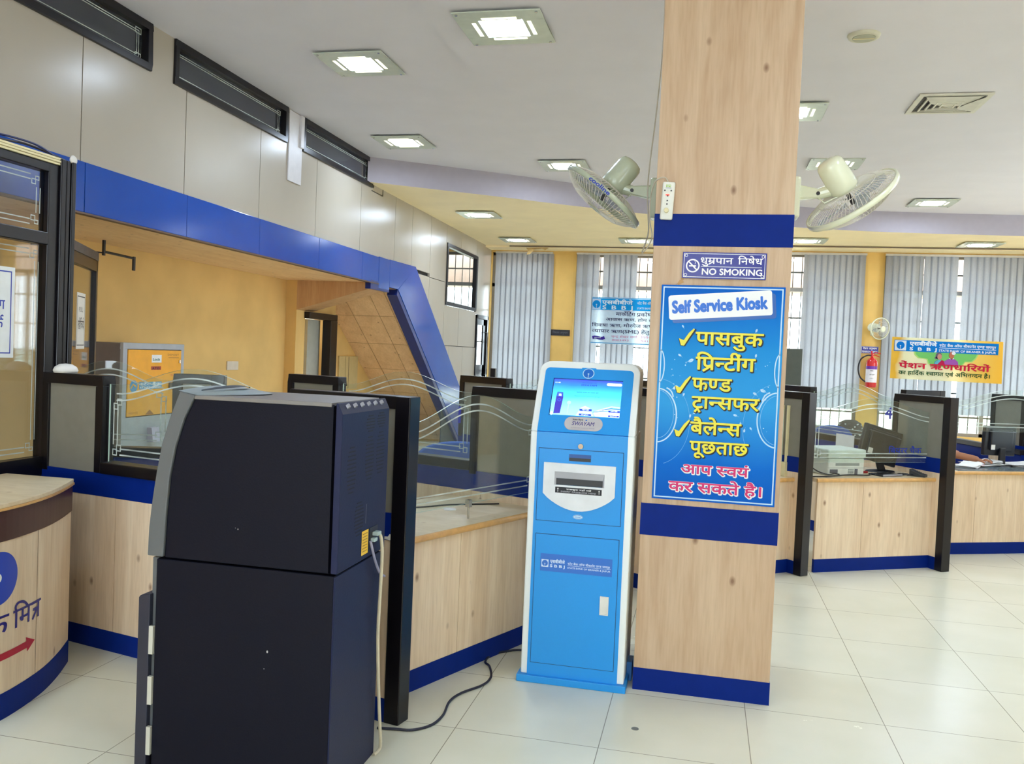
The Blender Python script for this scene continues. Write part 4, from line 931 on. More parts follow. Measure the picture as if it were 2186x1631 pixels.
def wing(label, e, ang, tall=.60, mid=1.07, back=.45, digit=None, post=True, low=True, th=.035, group='cashier bay partitions', mirror=True):
    """radial partition: tall framed panel at the customer end, low run with wavy glass, tall panel at the staff end"""
    t = thing('partition', label, 'partition', (e[0], e[1], 0), math.radians(ang), group)
    L = tall+mid+back
    m = MB(); J = .0015; n = max(1, round(L/.6))
    for k in range(n): m.box(L*k/n+J, L*(k+1)/n-J, -th, th, .10, .766)
    m.build('wood_panels', PINE_C, t)
    MB().box(.0, L, -th-.003, th+.003, 0, .10).build('skirting', SKIRT, t)
    MB().box(.0, L, -th-.002, th+.002, .765, .879).build('blue_band', BLUE, t)
    for a, b, first in ((0, tall, True), (tall+mid, L, False)):
        if b-a < .05: continue
        MB().box(a+.04, b-.045, -th+.006, th-.006, .879, 1.315).build('grey_panel', GREY, t)
        fr = MB(); w = .05
        fr.box(a, b, -th-.004, th+.004, 1.312, 1.366)
        fr.box(b-w, b, -th-.004, th+.004, .86, 1.312)
        fr.box(a, a+w, -th-.004, th+.004, .879, 1.312) if not first else fr.box(a-.022, a+.05, -th-.006, th+.006, 0 if post else .879, 1.3655)
        fr.build('frame', FRAME, t, bevel=.004)
    if mid > .05:
        MB().box(tall, tall+mid, -th-.012, th+.012, .879, .936).build('sill_cap', FRAME, t, bevel=.006)
        wave_sheet(t, tall+.01, tall+mid-.01, .936, 1.325, 1.425, digit=digit, digit_at=tall+.085, mirror=mirror)
    return t
WANG = (167.4, 160.5, 147, 133, 121, 120)
wing('near partition behind the navy machine, tall grey panel right of it', (-1.178, 3.412), 167.4, .60, 1.165, .44)
wing('partition whose wavy glass carries the number 1, behind the pale counter left of the kiosk', (-.708, 4.65), 160.5, .61, 1.04, .45, digit='1')
wing('partition seen between the kiosk and the pillar, mostly hidden', (-.03, 5.74), 147, .60, 1.15, .55)
wing('dark framed partition just right of the pillar, ending in a black post', (.785, 6.755), 133, .60, 1.1, .45)
wing('dark framed partition behind the card terminal, with a 4 on its wavy glass', (1.905, 7.34), 121, .58, 1.1, .45, digit='4')
wing('rightmost dark framed partition, cut by the photo edge behind the right monitor', (3.93, 7.74), 120, .6, 1.12, .40)
# pieces of further partitions
t = wing('black framed panel behind the navy machine, in front of the yellow wall', (-2.724, 4.54), 200, .26, .72, 0, post=False)
wing('small dark partition top standing far back, left end under the yellow banner', (2.423, 9.80), 213, .5, 0, 0, post=False)
t = thing('low_partition', 'low blue partition with a dark cap behind the right monitor', 'partition', (3.02, 9.12, 0), math.radians(104))
MB().box(0, 1.2, -.03, .03, 0, .80).build('blue_panel', BLUE, t); MB().box(0, 1.2, -.045, .045, .80, .85).build('sill_cap', FRAME, t, bevel=.005)

tp = Flat(lambda u, v, h: (u, .0385+h, v)); tp.poly([(.03, .770), (.055, .766), (.105, .772), (.10, .789), (.088, .787), (.085, .779), (.062, .781), (.055, .792), (.035, .790)], WHITE, 1); tp.build('torn_sticker', bpy.data.objects['partition'])
def counter(label, o, ang, L, depth=.62, glass=None, joints=(.38,), left=-.06, right=.06):
    t = thing('service_counter', label, 'counter', (o[0], o[1], 0), math.radians(ang), 'wood fronted service counters')
    m = MB(); e = [0]+[j for j in joints if j < L]+[L]
    for a, b in zip(e, e[1:]): m.box(a+.0015, b-.0015, 0, .02, .10, .69)
    m.build('front_panel', PINE_C, t); MB().box(0, L, -.003, .02, 0, .10).build('skirting', SKIRT, t)
    MB().box(left, L+right, -.028, depth, .692, .722).build('worktop', PINE_TOP, t, bevel=.003)
    nm = MB(); pr = [(-.034+.016*math.cos(a)*-1+.004, .707+.0165*math.sin(a)) for a in [PI/2-PI*k/8 for k in range(9)]]
    pr = [(-.024-.014*math.cos(a), .707+.016*math.sin(a)) for a in [PI/2-PI*k/8 for k in range(9)]]
    nm.prism(pr, lambda u, v, h: (h, u, v), left, L+right+.004); nm.build('rounded_edge', NOSE, t, smooth=False)
    if glass:
        g0, g1, zb, ze, zp, note = glass
        wave_sheet(t, g0, g1, zb, ze, zp, y=.08, note=note)
    return t
def channel(label, o, ang, x, z1):
    t = thing('glass_channel', label, 'glass holder', (o[0], o[1], 0), math.radians(ang), 'cream glass holders on the counters')
    MB().box(x-.005, x+.045, .045, .062, .7215, z1).box(x-.005, x+.045, .098, .115, .7215, z1).box(x+.02, x+.045, .062, .098, .7215, z1).build('upright', CREAM, t, bevel=.002)
    MB().box(x-.02, x+.05, .040, .12, .7215, .83).build('foot', CREAM, t, bevel=.003)
C1 = ((-1.247, 3.708), 66.8); C4 = ((.882, 6.887), 30.1); C5 = ((1.78, 7.886), 25.5)
counter('counter with bare worktop between the navy machine and the kiosk', *C1, 1.1, glass=(-.02, 1.09, .80, 1.22, 1.345, None), joints=(.35,), left=-.16, right=.0)
counter('counter hidden behind the kiosk and the pillar', (-1.18, 4.9), 58, 1.28)
a3 = math.radians(42.3); o3 = (.683-1.0*math.cos(a3), 6.822-1.0*math.sin(a3))
counter('counter whose wooden end shows just right of the pillar', o3, 42.3, 1.0, glass=(.02, .97, .83, 1.23, 1.335, None), right=.075)
counter('counter with the white printer and tilted monitor, right of the pillar', *C4, 1.09, glass=(-.02, 1.17, .83, 1.235, 1.335, ('बियरर चैक', .70, 1.02, .905, .945)), joints=(.42,), left=-.03, right=.075)
counter('counter with papers and the upright black monitor at the right edge', *C5, 2.1, glass=(.30, 1.75, 1.06, 1.31, 1.43, None), depth=.5, joints=(.62, 1.3), left=-.02, right=.04)
channel('cream upright glass holder at the right end of the printer counter', *C4, 1.155, 1.26)
channel('cream upright glass holder close to the right edge of the pillar', o3, 42.3, .985, 1.26)
channel('cream upright glass holder just left of the kiosk', *C1, 1.07, 1.25)
# side returns beside the posts
for nm, lab, (o, a, L) in (('side_panel', 'narrow wooden side panel left of the rightmost tall post', (*C4, 1.09)), ('side_panel', 'narrow wooden side panel left of the post by the pillar', (o3, 42.3, 1.0))):
    t = thing(nm, lab, 'panel', (o[0], o[1], 0), math.radians(a), 'counter side panels')
    m = MB(); m.box(L-.004, L+.012, -.095, .0, .10, .765); m.build('wood', PINE_C, t); MB().box(L-.007, L+.014, -.095, .0, 0, .10).build('skirting', SKIRT, t)
def loc(C, x, y, z=0):
    a = math.radians(C[1]); return (C[0][0]+x*math.cos(a)-y*math.sin(a), C[0][1]+x*math.sin(a)+y*math.cos(a), z)
ZT = .7222
# ---- things on the left counter
tag(MB().lathe([(0, .003), (.028, .003), (.034, .0045), (.034, 0)], 24, mw=Matrix.Translation(loc(C1, .62, .30, ZT))).build('cable_grommet', WHITE, smooth=True), 'white round cable grommet set in the bare counter left of the kiosk', 'grommet')
t = thing('glass_clip', 'small chrome clip holding the glass on the bare counter', 'clip', loc(C1, .50, .08, ZT), math.radians(C1[1]))
MB().cyl((0, 0, 0), (0, 0, .07), .006, n=10).box(-.012, .012, -.012, .012, .06, .095).build('clip_body', CHROME, t)
tag(MB().tube(spline([loc(C1, .44, .50, ZT+.004), loc(C1, .56, .43, ZT+.004), loc(C1, .72, .38, ZT+.004), loc(C1, .95, .22, ZT+.004)]), .004, 6).build('counter_cable', BLACK), 'thin dark cable lying across the bare counter left of the kiosk', 'cable')
# ---- printer
PRW = mat('printer_white', (206, 214, 206), rough=.4); PRD = mat('printer_groove', (140, 150, 146), rough=.5)
t = thing('printer', 'white office printer on the counter right of the pillar', 'printer', loc(C4, .16, .10, ZT), math.radians(C4[1]))
MB().box(0, .34, 0, .30, 0, .135).build('body', PRW, t, bevel=.012)
MB().box(-.008, .348, -.008, .31, .14, .205).build('lid', PRW, t, bevel=.012, segs=3)
MB().box(.004, .336, .004, .296, .133, .142).build('lid_gap', PRD, t)
MB().box(.07, .29, -.0025, .001, .078, .100).box(.0, .34, -.0025, 0, .060, .063).build('tray_slot', PRD, t)
MB().box(.02, .09, -.004, 0, .022, .05).build('socket', mat('socket_grey', (88, 90, 96), rough=.5), t); MB().box(.25, .275, -.005, 0, .012, .055).build('socket', mat('socket_grey', (0, 0, 0)), t)
b = MB()
for i in range(3):
    for k in range(4): b.box(.19+k*.013, .199+k*.013, -.004, 0, .02+i*.012, .028+i*.012)
b.build('vent_grid', PRD, t)
tag(MB().tube(spline([loc(C4, -.05, .02, .80), loc(C4, .02, .02, .765), loc(C4, .12, .03, .742), loc(C4, .20, .07, .745), loc(C4, .26, .09, .735)]), .005, 6).build('printer_cable', BLACK), 'black cable sagging in front of the white printer', 'cable')
tag(MB().tube(spline([loc(C4, -.03, .04, ZT+.005), loc(C4, .10, .03, ZT+.005), loc(C4, .18, .05, ZT+.006), loc(C4, .34, .07, ZT+.012), loc(C4, .52, .09, ZT+.006), loc(C4, .60, .14, ZT+.005)]), .005, 6).build('usb_cable', BLACK), 'black cable lying on the worktop along the white printer foot', 'cable')
# ---- monitors
def monitor(label, L, rot, tilt_, w, h, cz, stand='v', backc=None):
    t = thing('monitor', label, 'monitor', L, rot, 'computer monitors on the counters')
    R = Matrix.Rotation(tilt_, 4, 'Y')
    def tr(mb): mb.v = [tuple((Matrix.Translation((0, 0, cz)) @ R @ Vector(p))) for p in mb.v]; return mb
    B = mat('monitor_back', (30, 32, 38), rough=.35)
    tr(MB().box(-w/2, w/2, -.018, .022, -h/2, h/2)).build('housing', B, t, bevel=.008)
    tr(MB().box(-w/2+.05, w/2-.05, -.040, -.015, -h/2+.05, h/2-.03)).build('back_bulge', B, t, bevel=.012)
    tr(MB().box(-w/2+.015, w/2-.015, .0225, .0235, -h/2+.02, h/2-.015)).build('screen', mat('screen_dark', (14, 16, 22), rough=.15), t)
    tr(MB().box(-w/2+.03, w/2-.02, -.0405, -.0185, h/2-.052, h/2-.046)).build('ridge', mat('monitor_ridge', (84, 86, 94), rough=.3), t)
    tr(MB().box(-w/2+.055, -w/2+.10, -.042, -.0395, -h/2+.055, -h/2+.10)).build('rating_label', WHITE, t)
    MB().prism([(-.035, .012), (.035, .012), (.03, cz-.06), (-.03, cz-.06)], lambda u, v, q: (u+(.09*(v/cz) if stand == 'lean' else 0)*-1, q, v), -.055, -.03).build('stand', BLACK, t, bevel=.006)
    MB().lathe([(0, .014), (.06, .014), (.11, .008), (.118, 0), (0, 0)], 28, mw=Matrix.Translation((0, -.02, 0)) @ Matrix.Diagonal((1.1, .8, 1, 1))).build('base', BLACK, t, smooth=False)
    return t
monitor('black flat monitor leaning sideways behind the white printer', loc(C4, .86, .36, ZT), math.radians(C4[1]), math.radians(14), .38, .29, .215, 'lean')
monitor('upright black monitor on the papers counter at the right edge', loc(C5, 1.155, .36, ZT), math.radians(C5[1]+4), math.radians(1.5), .36, .27, .225)
tag(MB().tube(spline([loc(C4, .66, .30, ZT+.004), loc(C4, .62, .40, ZT+.006), loc(C4, .60, .45, ZT+.004)]), .004, 6).build('monitor_cable', BLACK), 'thin dark cable between the white printer and the leaning monitor', 'cable')
t = thing('card_terminal', 'dark grey card terminal on the counter end beside the cream holder', 'card terminal', loc(C4, .985, .055, ZT), math.radians(C4[1]+24)); t.scale = (.72, .72, .72)
MB().prism([(-.085, 0), (.085, 0), (.085, .03), (.03, .036), (-.085, .078)], lambda u, v, h: (h, u*-1, v), -.042, .042).build('case', mat('terminal_grey', (54, 56, 58), rough=.45), t, bevel=.006)
k = MB()
for i in range(3):
    for j in range(4): y = .055-j*.022-.03; k.box(-.028+i*.022, -.012+i*.022, y-.007, y+.007, .048+y*.30, .053+y*.32)
k.build('keys', mat('terminal_keys', (80, 82, 80), rough=.5), t)
t = thing('cable_coil', 'small tangle of black cable beside the card terminal', 'cable', loc(C4, .90, .10, ZT), 0)
MB().tube([(.055*math.cos(a*.5)+.006*math.sin(a*3), .03*math.sin(a*.5)+.006*math.cos(a*2), .006+.004*(1+math.sin(a*1.7))) for a in range(0, 26)], .004, 6).build('loops', BLACK, t)
tag(MB().box(-.05, .05, -.012, .012, 0, .018).build('red_stapler', mat('stapler_red', (150, 30, 36), rough=.4), bevel=.005), 'small dark red stapler lying in front of the leaning monitor', 'stapler'); o = bpy.data.objects['red_stapler']; o.location = loc(C4, .60, .24, ZT); o.rotation_euler = (0, 0, .6)
t = thing('mouse_pad', 'dark flat tray in front of the leaning monitor', 'tray', loc(C4, .72, .12, ZT), math.radians(C4[1]+10))
MB().box(-.11, .11, -.07, .07, 0, .012).build('slab', BLACK, t, bevel=.004); MB().box(-.11, .11, -.074, -.068, .004, .018).build('pale_edge', mat('tray_edge', (150, 152, 160), rough=.4), t)
# notice behind the printer, taped to the low partition side
t = thing('notice', 'white paper notice on the blue partition behind the white printer', 'paper', (1.905, 7.34, 0), math.radians(121))
MB().prism([(1.02, .80), (1.26, .79), (1.26, 1.0), (1.02, 1.0)], lambda u, v, h: (u, .05+h, v-.04), 0, .002).build('sheet', mat('paper_white', (232, 232, 232), rough=.7), t)
# ---- papers, glass slab and the clerk's desk things on the right counter
PAPER = mat('paper_sheet', (238, 238, 236), rough=.7, var=.02)
def papers(label, C, x, y, w, d, n, rz, z=ZT, curl=0):
    t = thing('paper_stack', label, 'papers', loc(C, x, y, z), math.radians(C[1])+rz, 'papers on the right counter')
    random.seed(int(x*1000))
    for k in range(n):
        m = MB(); r = random.uniform(-.25, .25); N = 8; c, s = math.cos(r), math.sin(r); dx, dy = random.uniform(-.02, .02), random.uniform(-.02, .02)
        for i in range(N):
            def q(i, yy): u = -w/2+w*i/N; zz = .002+k*.004+curl*((i/N)**2)*(1+.3*k); return (u*c-yy*s+dx, u*s+yy*c+dy, zz)
            m.poly([q(i, -d/2), q(i+1, -d/2), q(i+1, d/2), q(i, d/2)])
        m.build('sheet', PAPER, t, smooth=True)
papers('bright white paper pile left of the right monitor stand', C5, .98, .36, .30, .21, 5, .2, curl=.015)
papers('crumpled white papers under the clerk hand', C5, .72, .22, .22, .16, 4, .5, curl=.015)
papers('loose paper sheets spread right of the right monitor stand', C5, 1.42, .32, .36, .26, 5, -.3, curl=.02)
tag(MB().box(-.55, .55, -.17, .17, 0, .006).build('glass_slab', mat('slab_grey_glass', (124, 136, 138), rough=.12)), 'grey glass slab lying on the papers counter under the right monitor', 'glass slab'); o = bpy.data.objects['glass_slab']; o.location = loc(C5, .98, .16, ZT); o.rotation_euler = (0, 0, math.radians(C5[1]))
for o in [q for q in bpy.data.objects if q.name.startswith('paper_stack')]: o.location.z += .0065
bpy.data.objects['monitor.001'].location.z += .0065
t = thing('desk_tray', 'small bright blue box at the left end of the papers counter', 'box', loc(C5, .53, .30, ZT), math.radians(C5[1]))
MB().box(-.03, .03, -.03, .03, 0, .06).build('case', mat('bright_blue_plastic', (40, 120, 220), rough=.4), t, bevel=.004)
tag(MB().tube(spline([loc(C5, 1.02, .33, .80), loc(C5, 1.06, .30, .76), loc(C5, 1.10, .31, .745), loc(C5, 1.14, .33, .74)]), .003, 6).build('monitor_lead', BLACK), 'thin black lead drooping under the right monitor', 'cable')
t = thing('pen', 'red pen held under the clerk hand', 'pen', loc(C5, .88, .26, ZT+.012), math.radians(C5[1]+10)); MB().cyl((-.05, 0, 0), (.05, 0, .004), .006, n=10).build('barrel', mat('pen_red', (196, 40, 70), rough=.4), t)

# ---- staff chairs
CH = mat('chair_blue', (30, 86, 178), rough=.7, bump=.2); CHF = mat('chair_black', (30, 30, 32), rough=.5)
def chair(label, x, y, rot, zt=.93, w=.46):
    t = thing('office_chair', label, 'chair', (x, y, 0), rot, 'blue staff chairs')
    P = []; N = 16
    for k in range(N+1): a = PI*k/N; P.append((-w/2*math.cos(a)*(1 if abs(math.cos(a)) < .95 else 1), zt-.16+.16*math.sin(a)**.7))
    MB().prism([(-w/2+.02, zt-.42), (w/2-.02, zt-.42)]+P[::-1], lambda u, v, h: (u, h, v), -.03, .04).build('backrest', CH, t, bevel=.015, segs=3)
    MB().box(-.23, .23, -.45, -.02, .42, .50).build('seat', CH, t, bevel=.03, segs=3)
    MB().box(-.03, .03, .03, .06, .40, zt-.3).build('back_bar', CHF, t); MB().cyl((0, -.22, .08), (0, -.22, .42), .028, n=12).build('column', CHF, t)
    for k in range(5):
        a = 2*PI*k/5; c, s = math.cos(a), math.sin(a); MB().tube([(0, -.22, .09), (.27*c, -.22+.27*s, .065)], .018, 6).cyl((.27*c-.015, -.22+.27*s, .03), (.27*c+.015, -.22+.27*s, .03), .03, n=10).build('leg', CHF, t)
chair('blue office chair whose rounded back shows behind the bare counter glass', -1.66, 5.90, math.radians(20), .925, .62)
chair('blue office chair behind the printer counter, seen through the glass', 1.30, 9.30, math.radians(10), .975, .42)
# rear desk and spotted bag
t = thing('staff_desk', 'plain wooden staff desk behind the leaning monitor', 'desk', (1.85, 10.6, 0), 0)
MB().box(-.75, .75, -.3, .3, .70, .735).build('desk_top', NOSE, t, bevel=.006); MB().box(-.72, .72, -.28, -.26, .05, .70).build('modesty_panel', BLUE, t)
for x in (-.70, .70): MB().box(x-.02, x+.02, -.28, .28, 0, .70).build('side', PINE, t)
t = thing('spotted_bag', 'round black bag with white spots on the rear staff desk', 'bag', (1.66, 10.5, .736))
MB().lathe([(0, .0), (.10, .0), (.15, .05), (.155, .12), (.12, .20), (.06, .235), (0, .24)], 28, mw=Matrix.Diagonal((1, .6, 1, 1))).build('body', mat('bag_black', (34, 34, 40), rough=.6), t, smooth=True)
sp = MB(); random.seed(5)
for k in range(16):
    a = -PI/2+random.uniform(-1.2, 1.2); z = random.uniform(.05, .2); r = .152*(1-max(0, (z-.12))*3.2); c = Vector((r*math.cos(a), r*.6*math.sin(a), z)); sp.cyl(c, c+Vector((math.cos(a), math.sin(a)*.6, .1)).normalized()*.006, .008, n=8)
sp.build('spots', WHITE, t)
# seated clerk: the far arm reaches past the dark post
SKIN = mat('skin_brown', (168, 112, 80), rough=.55, var=.04); SHIRT = mat('shirt_dark', (58, 62, 84), rough=.8)
def skinned(name, pts, rad, edges, m, parent, sub=2):
    me = bpy.data.meshes.new(name); me.from_pydata(pts, edges, []); o = bpy.data.objects.new(name, me); COL.objects.link(o); me.materials.append(m)
    s = o.modifiers.new('skin', 'SKIN'); s.use_smooth_shade = True
    for v, r in zip(me.skin_vertices[0].data, rad): v.radius = (r, r) if not isinstance(r, tuple) else r
    me.skin_vertices[0].data[0].use_root = True
    u = o.modifiers.new('sub', 'SUBSURF'); u.levels = u.render_levels = sub; o.parent = parent; return o
t = thing('person', 'seated bank clerk, only a bare forearm and hand visible resting on papers', 'person', loc(C5, .78, .86, 0), math.radians(C5[1]))
# body in local coordinates: -y towards the counter front
pts = [(-.02, .0, .50), (-.02, .02, .68), (-.02, .02, .86), (-.02, .0, .97), (-.02, -.01, 1.05), (-.02, -.03, 1.12), (-.02, -.03, 1.21),
       (.14, .0, .95), (.20, -.10, .80), (.20, -.22, .79), (-.17, .0, .95), (-.22, -.09, .84), (-.12, -.32, .83), (.145, -.543, .782),
       (-.10, -.10, .50), (-.11, -.42, .50), (-.11, -.44, .09), (-.11, -.52, .05), (.08, -.10, .50), (.09, -.42, .50), (.09, -.44, .09), (.09, -.52, .05)]
rad = [(.14, .11), (.125, .10), (.15, .10), (.11, .08), .05, (.075, .09), (.065, .08), .058, .042, .034, .058, .046, .042, .028, .085, .06, .042, .04, .085, .06, .042, .04]
edges = [(0, 1), (1, 2), (2, 3), (3, 4), (4, 5), (5, 6), (3, 7), (7, 8), (8, 9), (3, 10), (10, 11), (11, 12), (12, 13), (0, 14), (14, 15), (15, 16), (16, 17), (0, 18), (18, 19), (19, 20), (20, 21)]
skinned('body', pts, rad, edges, SKIN, t)
# hand: palm and five bent fingers
hp = Vector((.10, -.515, .785))
palm = [tuple(hp), tuple(hp+Vector((.035, -.022, -.005))), tuple(hp+Vector((.075, -.046, -.012)))]
skinned('palm', palm, [(.024, .018), (.036, .016), (.036, .014)], [(0, 1), (1, 2)], SKIN, t)
dirf = Vector((.84, -.5, 0)).normalized(); sidev = Vector((.5, .84, 0)).normalized()
for k, (off, Lf, cr) in enumerate(((-.028, .062, .02), (-.010, .072, .016), (.010, .068, .014), (.027, .052, .014))):
    b = hp+Vector((.072, -.044, -.010))+sidev*off; dd = (dirf+sidev*off*3).normalized()
    p = [tuple(b), tuple(b+dd*Lf*.42+Vector((0, 0, .010))), tuple(b+dd*Lf*.74+Vector((0, 0, .002))), tuple(b+dd*Lf*.98+Vector((0, 0, -cr)))]
    skinned('finger', p, [.0095, .009, .008, .007], [(0, 1), (1, 2), (2, 3)], SKIN, t)
b = hp+Vector((.02, -.014, -.006)); p = [tuple(b), tuple(b-sidev*.034+dirf*.02), tuple(b-sidev*.044+dirf*.048+Vector((0, 0, -.012))), tuple(b-sidev*.04+dirf*.066+Vector((0, 0, -.022)))]
skinned('thumb', p, [.012, .011, .0095, .008], [(0, 1), (1, 2), (2, 3)], SKIN, t)
sh = [(-.02, .0, .50), (-.02, .02, .68), (-.02, .02, .86), (-.02, .0, .985), (.14, .0, .955), (.205, -.08, .83), (-.17, .0, .955), (-.225, -.07, .86)]
skinned('shirt', sh, [(.155, .125), (.14, .115), (.165, .115), (.115, .085), .072, .058, .072, .06], [(0, 1), (1, 2), (2, 3), (3, 4), (4, 5), (3, 6), (6, 7)], SHIRT, t)
skinned('trousers', [(-.02, .0, .47), (-.10, -.10, .50), (-.11, -.42, .50), (-.11, -.44, .12), (.08, -.10, .50), (.09, -.42, .50), (.09, -.44, .12)], [(.16, .13), .095, .07, .055, .095, .07, .055], [(0, 1), (1, 2), (2, 3), (0, 4), (4, 5), (5, 6)], mat('trousers_grey', (60, 58, 62), rough=.9), t)
hr = MB(); N = 12
hr.lathe([(.082, -.02), (.088, .03), (.07, .075), (.035, .098), (0, .102)], 20, mw=Matrix.Translation((-.02, -.015, 1.17)) @ Matrix.Diagonal((.95, 1.1, 1, 1))); hr.build('hair', mat('hair_black', (24, 20, 18), rough=.6), t, smooth=True)
for x in (-.05, .01): MB().lathe([(0, -.008), (.006, -.005), (.008, 0), (.006, .005), (0, .008)], 10, mw=Matrix.Translation((x, -.118, 1.165))).build('eye', BLACK, t, smooth=True)
MB().cyl((-.02, -.112, 1.16), (-.02, -.132, 1.135), .006, .012, 10).build('nose', SKIN, t); MB().box(-.042, .002, -.115, -.105, 1.105, 1.112).build('mouth', mat('lip', (140, 70, 62), rough=.5), t)
t = thing('clerk_chair', 'staff chair under the clerk behind the dark post', 'chair', loc(C5, .78, .88, 0), math.radians(C5[1]))
MB().box(-.22, .22, -.25, .2, .36, .42).build('seat', CH, t, bevel=.02); MB().box(-.2, .2, .19, .23, .42, .78).build('backrest', CH, t, bevel=.02); MB().cyl((0, 0, .06), (0, 0, .36), .03, n=12).box(-.25, .25, -.02, .02, .03, .06).box(-.02, .02, -.25, .25, .03, .06).build('pedestal', CHF, t)
for q in range(4): a = q*PI/2; MB().cyl((.24*math.cos(a), .24*math.sin(a), 0), (.24*math.cos(a), .24*math.sin(a), .035), .018, n=10).build('caster', CHF, t)

# ================================================================== curved enquiry desk at lower left
ARC = [(-2.905, 3.557), (-2.83, 3.41), (-2.769, 3.268), (-2.735, 3.16), (-2.715, 3.072), (-2.70, 2.98), (-2.695, 2.9), (-2.70, 2.75), (-2.73, 2.6), (-2.80, 2.4), (-2.92, 2.2), (-3.05, 2.08)]
A = [tuple(q)[:2] for q in spline([(x, y, 0) for x, y in ARC], 5)]
cum = [0]
for a, b in zip(A, A[1:]): cum.append(cum[-1]+math.hypot(b[0]-a[0], b[1]-a[1]))
def arcpt(u, h):
    u = min(max(u, 0), cum[-1]-1e-6); i = max(k for k in range(len(A)-1) if cum[k] <= u+1e-9); s = (u-cum[i])/(cum[i+1]-cum[i])
    d = Vector((A[i+1][0]-A[i][0], A[i+1][1]-A[i][1])).normalized(); n = Vector((-d.y, d.x))
    return A[i][0]+(A[i+1][0]-A[i][0])*s+n.x*h, A[i][1]+(A[i+1][1]-A[i][1])*s+n.y*h
t = thing('enquiry_desk', 'curved wooden enquiry desk with arrow and Hindi lettering at lower left', 'desk', (0, 0, 0))
def slab(z0, z1, off, m, name, bevel=0):
    out = [arcpt(cum[-1]*k/44, off) for k in range(45)]
    return MB().prism(out+[(-3.27, 2.08), (-3.27, 3.557)], lambda u, v, h: (u, v, h), z0, z1).build(name, m, t, bevel=bevel)
slab(.107, .727, 0, PINE_C, 'curved_front'); slab(0, .107, .003, SKIRT, 'skirting'); slab(.727, .852, .004, mat('maroon_laminate', (62, 30, 34), rough=.35), 'maroon_band'); slab(.852, .862, .012, NOSE, 'edge_strip'); slab(.862, .880, .008, PINE_TOP, 'desk_top', .002)
seam = MB()
for u in (.44, .93):
    a, b = arcpt(u, .0008), arcpt(u+.003, .0008); seam.poly([a+(.107,), b+(.107,), b+(.727,), a+(.727,)])
seam.build('panel_joint', mat('joint_brown', (120, 96, 72), rough=.7), t)
# artwork wraps along the arc: u runs from the camera side to the right end
def dfm(u, v, h): x, y = arcpt(-u, .0012+h); return (x, y, v)
RED = mat('arrow_red', (176, 22, 52), rough=.4, var=0); DKB = mat('desk_lettering_blue', (22, 22, 126), rough=.4, var=0); LGB = mat('desk_emblem_blue', (6, 66, 190), rough=.35, var=0)
f = Flat(dfm); f.rect(-1.10, -.505, .243, .272, RED, 1, n=14); f.poly([(-.508, .226), (-.452, .258), (-.520, .290)], RED, 1); f.build('red_arrow', t)
f = Flat(dfm)
for k in range(40):
    a0 = PI*k/40; a1 = PI*(k+1)/40; c0, s0, c1, s1 = .112*math.cos(a0), .108*math.sin(a0), .112*math.cos(a1), .108*math.sin(a1); f.poly([(-.70+c1, .580-s1), (-.70+c0, .580-s0), (-.70+c0, .580+s0), (-.70+c1, .580+s1)], LGB, 1)
f.disc(-.70, .582, .020, INK_W, 2, 16); f.rect(-.708, -.692, .474, .582, INK_W, 2.4); f.build('bank_emblem', t)
f = Flat(dfm); f.text('मित्र', -.608, -.408, .352, .425, DKB, 1, bold=.01); f.text('ग्राहक', -1.02, -.635, .352, .425, DKB, 1, bold=.01); f.build('lettering', t)

# ================================================================== aluminium and glass partition at the left edge
XP = -3.36
t = thing('glass_partition', 'tall dark aluminium and etched glass partition at the left edge', 'partition', (0, 0, 0))
m = MB(); y0 = 1.2
m.box(XP-.03, XP+.03, 3.855, 3.925, 0, 2.44).box(XP-.03, XP+.03, y0, 3.86, 2.395, 2.44).box(XP-.03, XP+.03, y0, 3.86, 2.02, 2.085).box(XP-.03, XP+.03, y0, 3.86, .83, .925)
m.build('frame', FRAME, t, bevel=.004)
p_ = MB()
for x0, x1, q0, q1 in ((XP-.035, XP+.045, 3.925, 3.962), (XP-.035, XP+.040, 3.968, 3.998), (XP-.035, XP+.045, 4.004, 4.035)): p_.box(x0, x1, q0, q1, 0, 2.478)
p_.build('post', FRAME, t, bevel=.005)
tr = MB()
for k, z in enumerate((2.442, 2.455, 2.469)): tr.box(XP-.035, XP+.036+.004*(k % 2), y0, 3.955, z, z+.0115)
tr.build('cable_trunking', CREAM, t, bevel=.002)
MB().box(XP-.02, XP+.02, y0, 3.86, 0, .83).build('lower_panel', mat('dark_panel', (40, 36, 44), rough=.4), t)
for z0, z1 in ((2.085, 2.395), (.925, 2.02)): MB().box(XP-.003, XP+.003, y0, 3.855, z0, z1).build('pane', DPANE, t)
f = Flat(lambda u, v, h: (XP+.0035+h, u, v))
def knot(y, z, sy, sz, s=.028):
    f.frame(min(y, y+sy*s), max(y, y+sy*s), min(z, z+sz*s*.8), max(z, z+sz*s*.8), .005, FROST); f.frame(min(y-sy*s*.9, y+sy*.006), max(y-sy*s*.9, y+sy*.006), min(z-sz*s*.8, z+sz*.006), max(z-sz*s*.8, z+sz*.006), .005, FROST)
for z0, z1 in ((2.085, 2.395), (.925, 2.02)):
    for dz in (.03, .055):
        f.line([(y0+.1, z0+dz), (3.76, z0+dz)], .006, FROST); f.line([(y0+.1, z1-dz), (3.76, z1-dz)], .006, FROST)
    for dy in (.03, .055): f.line([(3.855-dy, z0+.09), (3.855-dy, z1-.09)], .006, FROST)
    knot(3.79, z0+.055, 1, -1); knot(3.79, z1-.055, 1, 1)
f.build('etching', t)
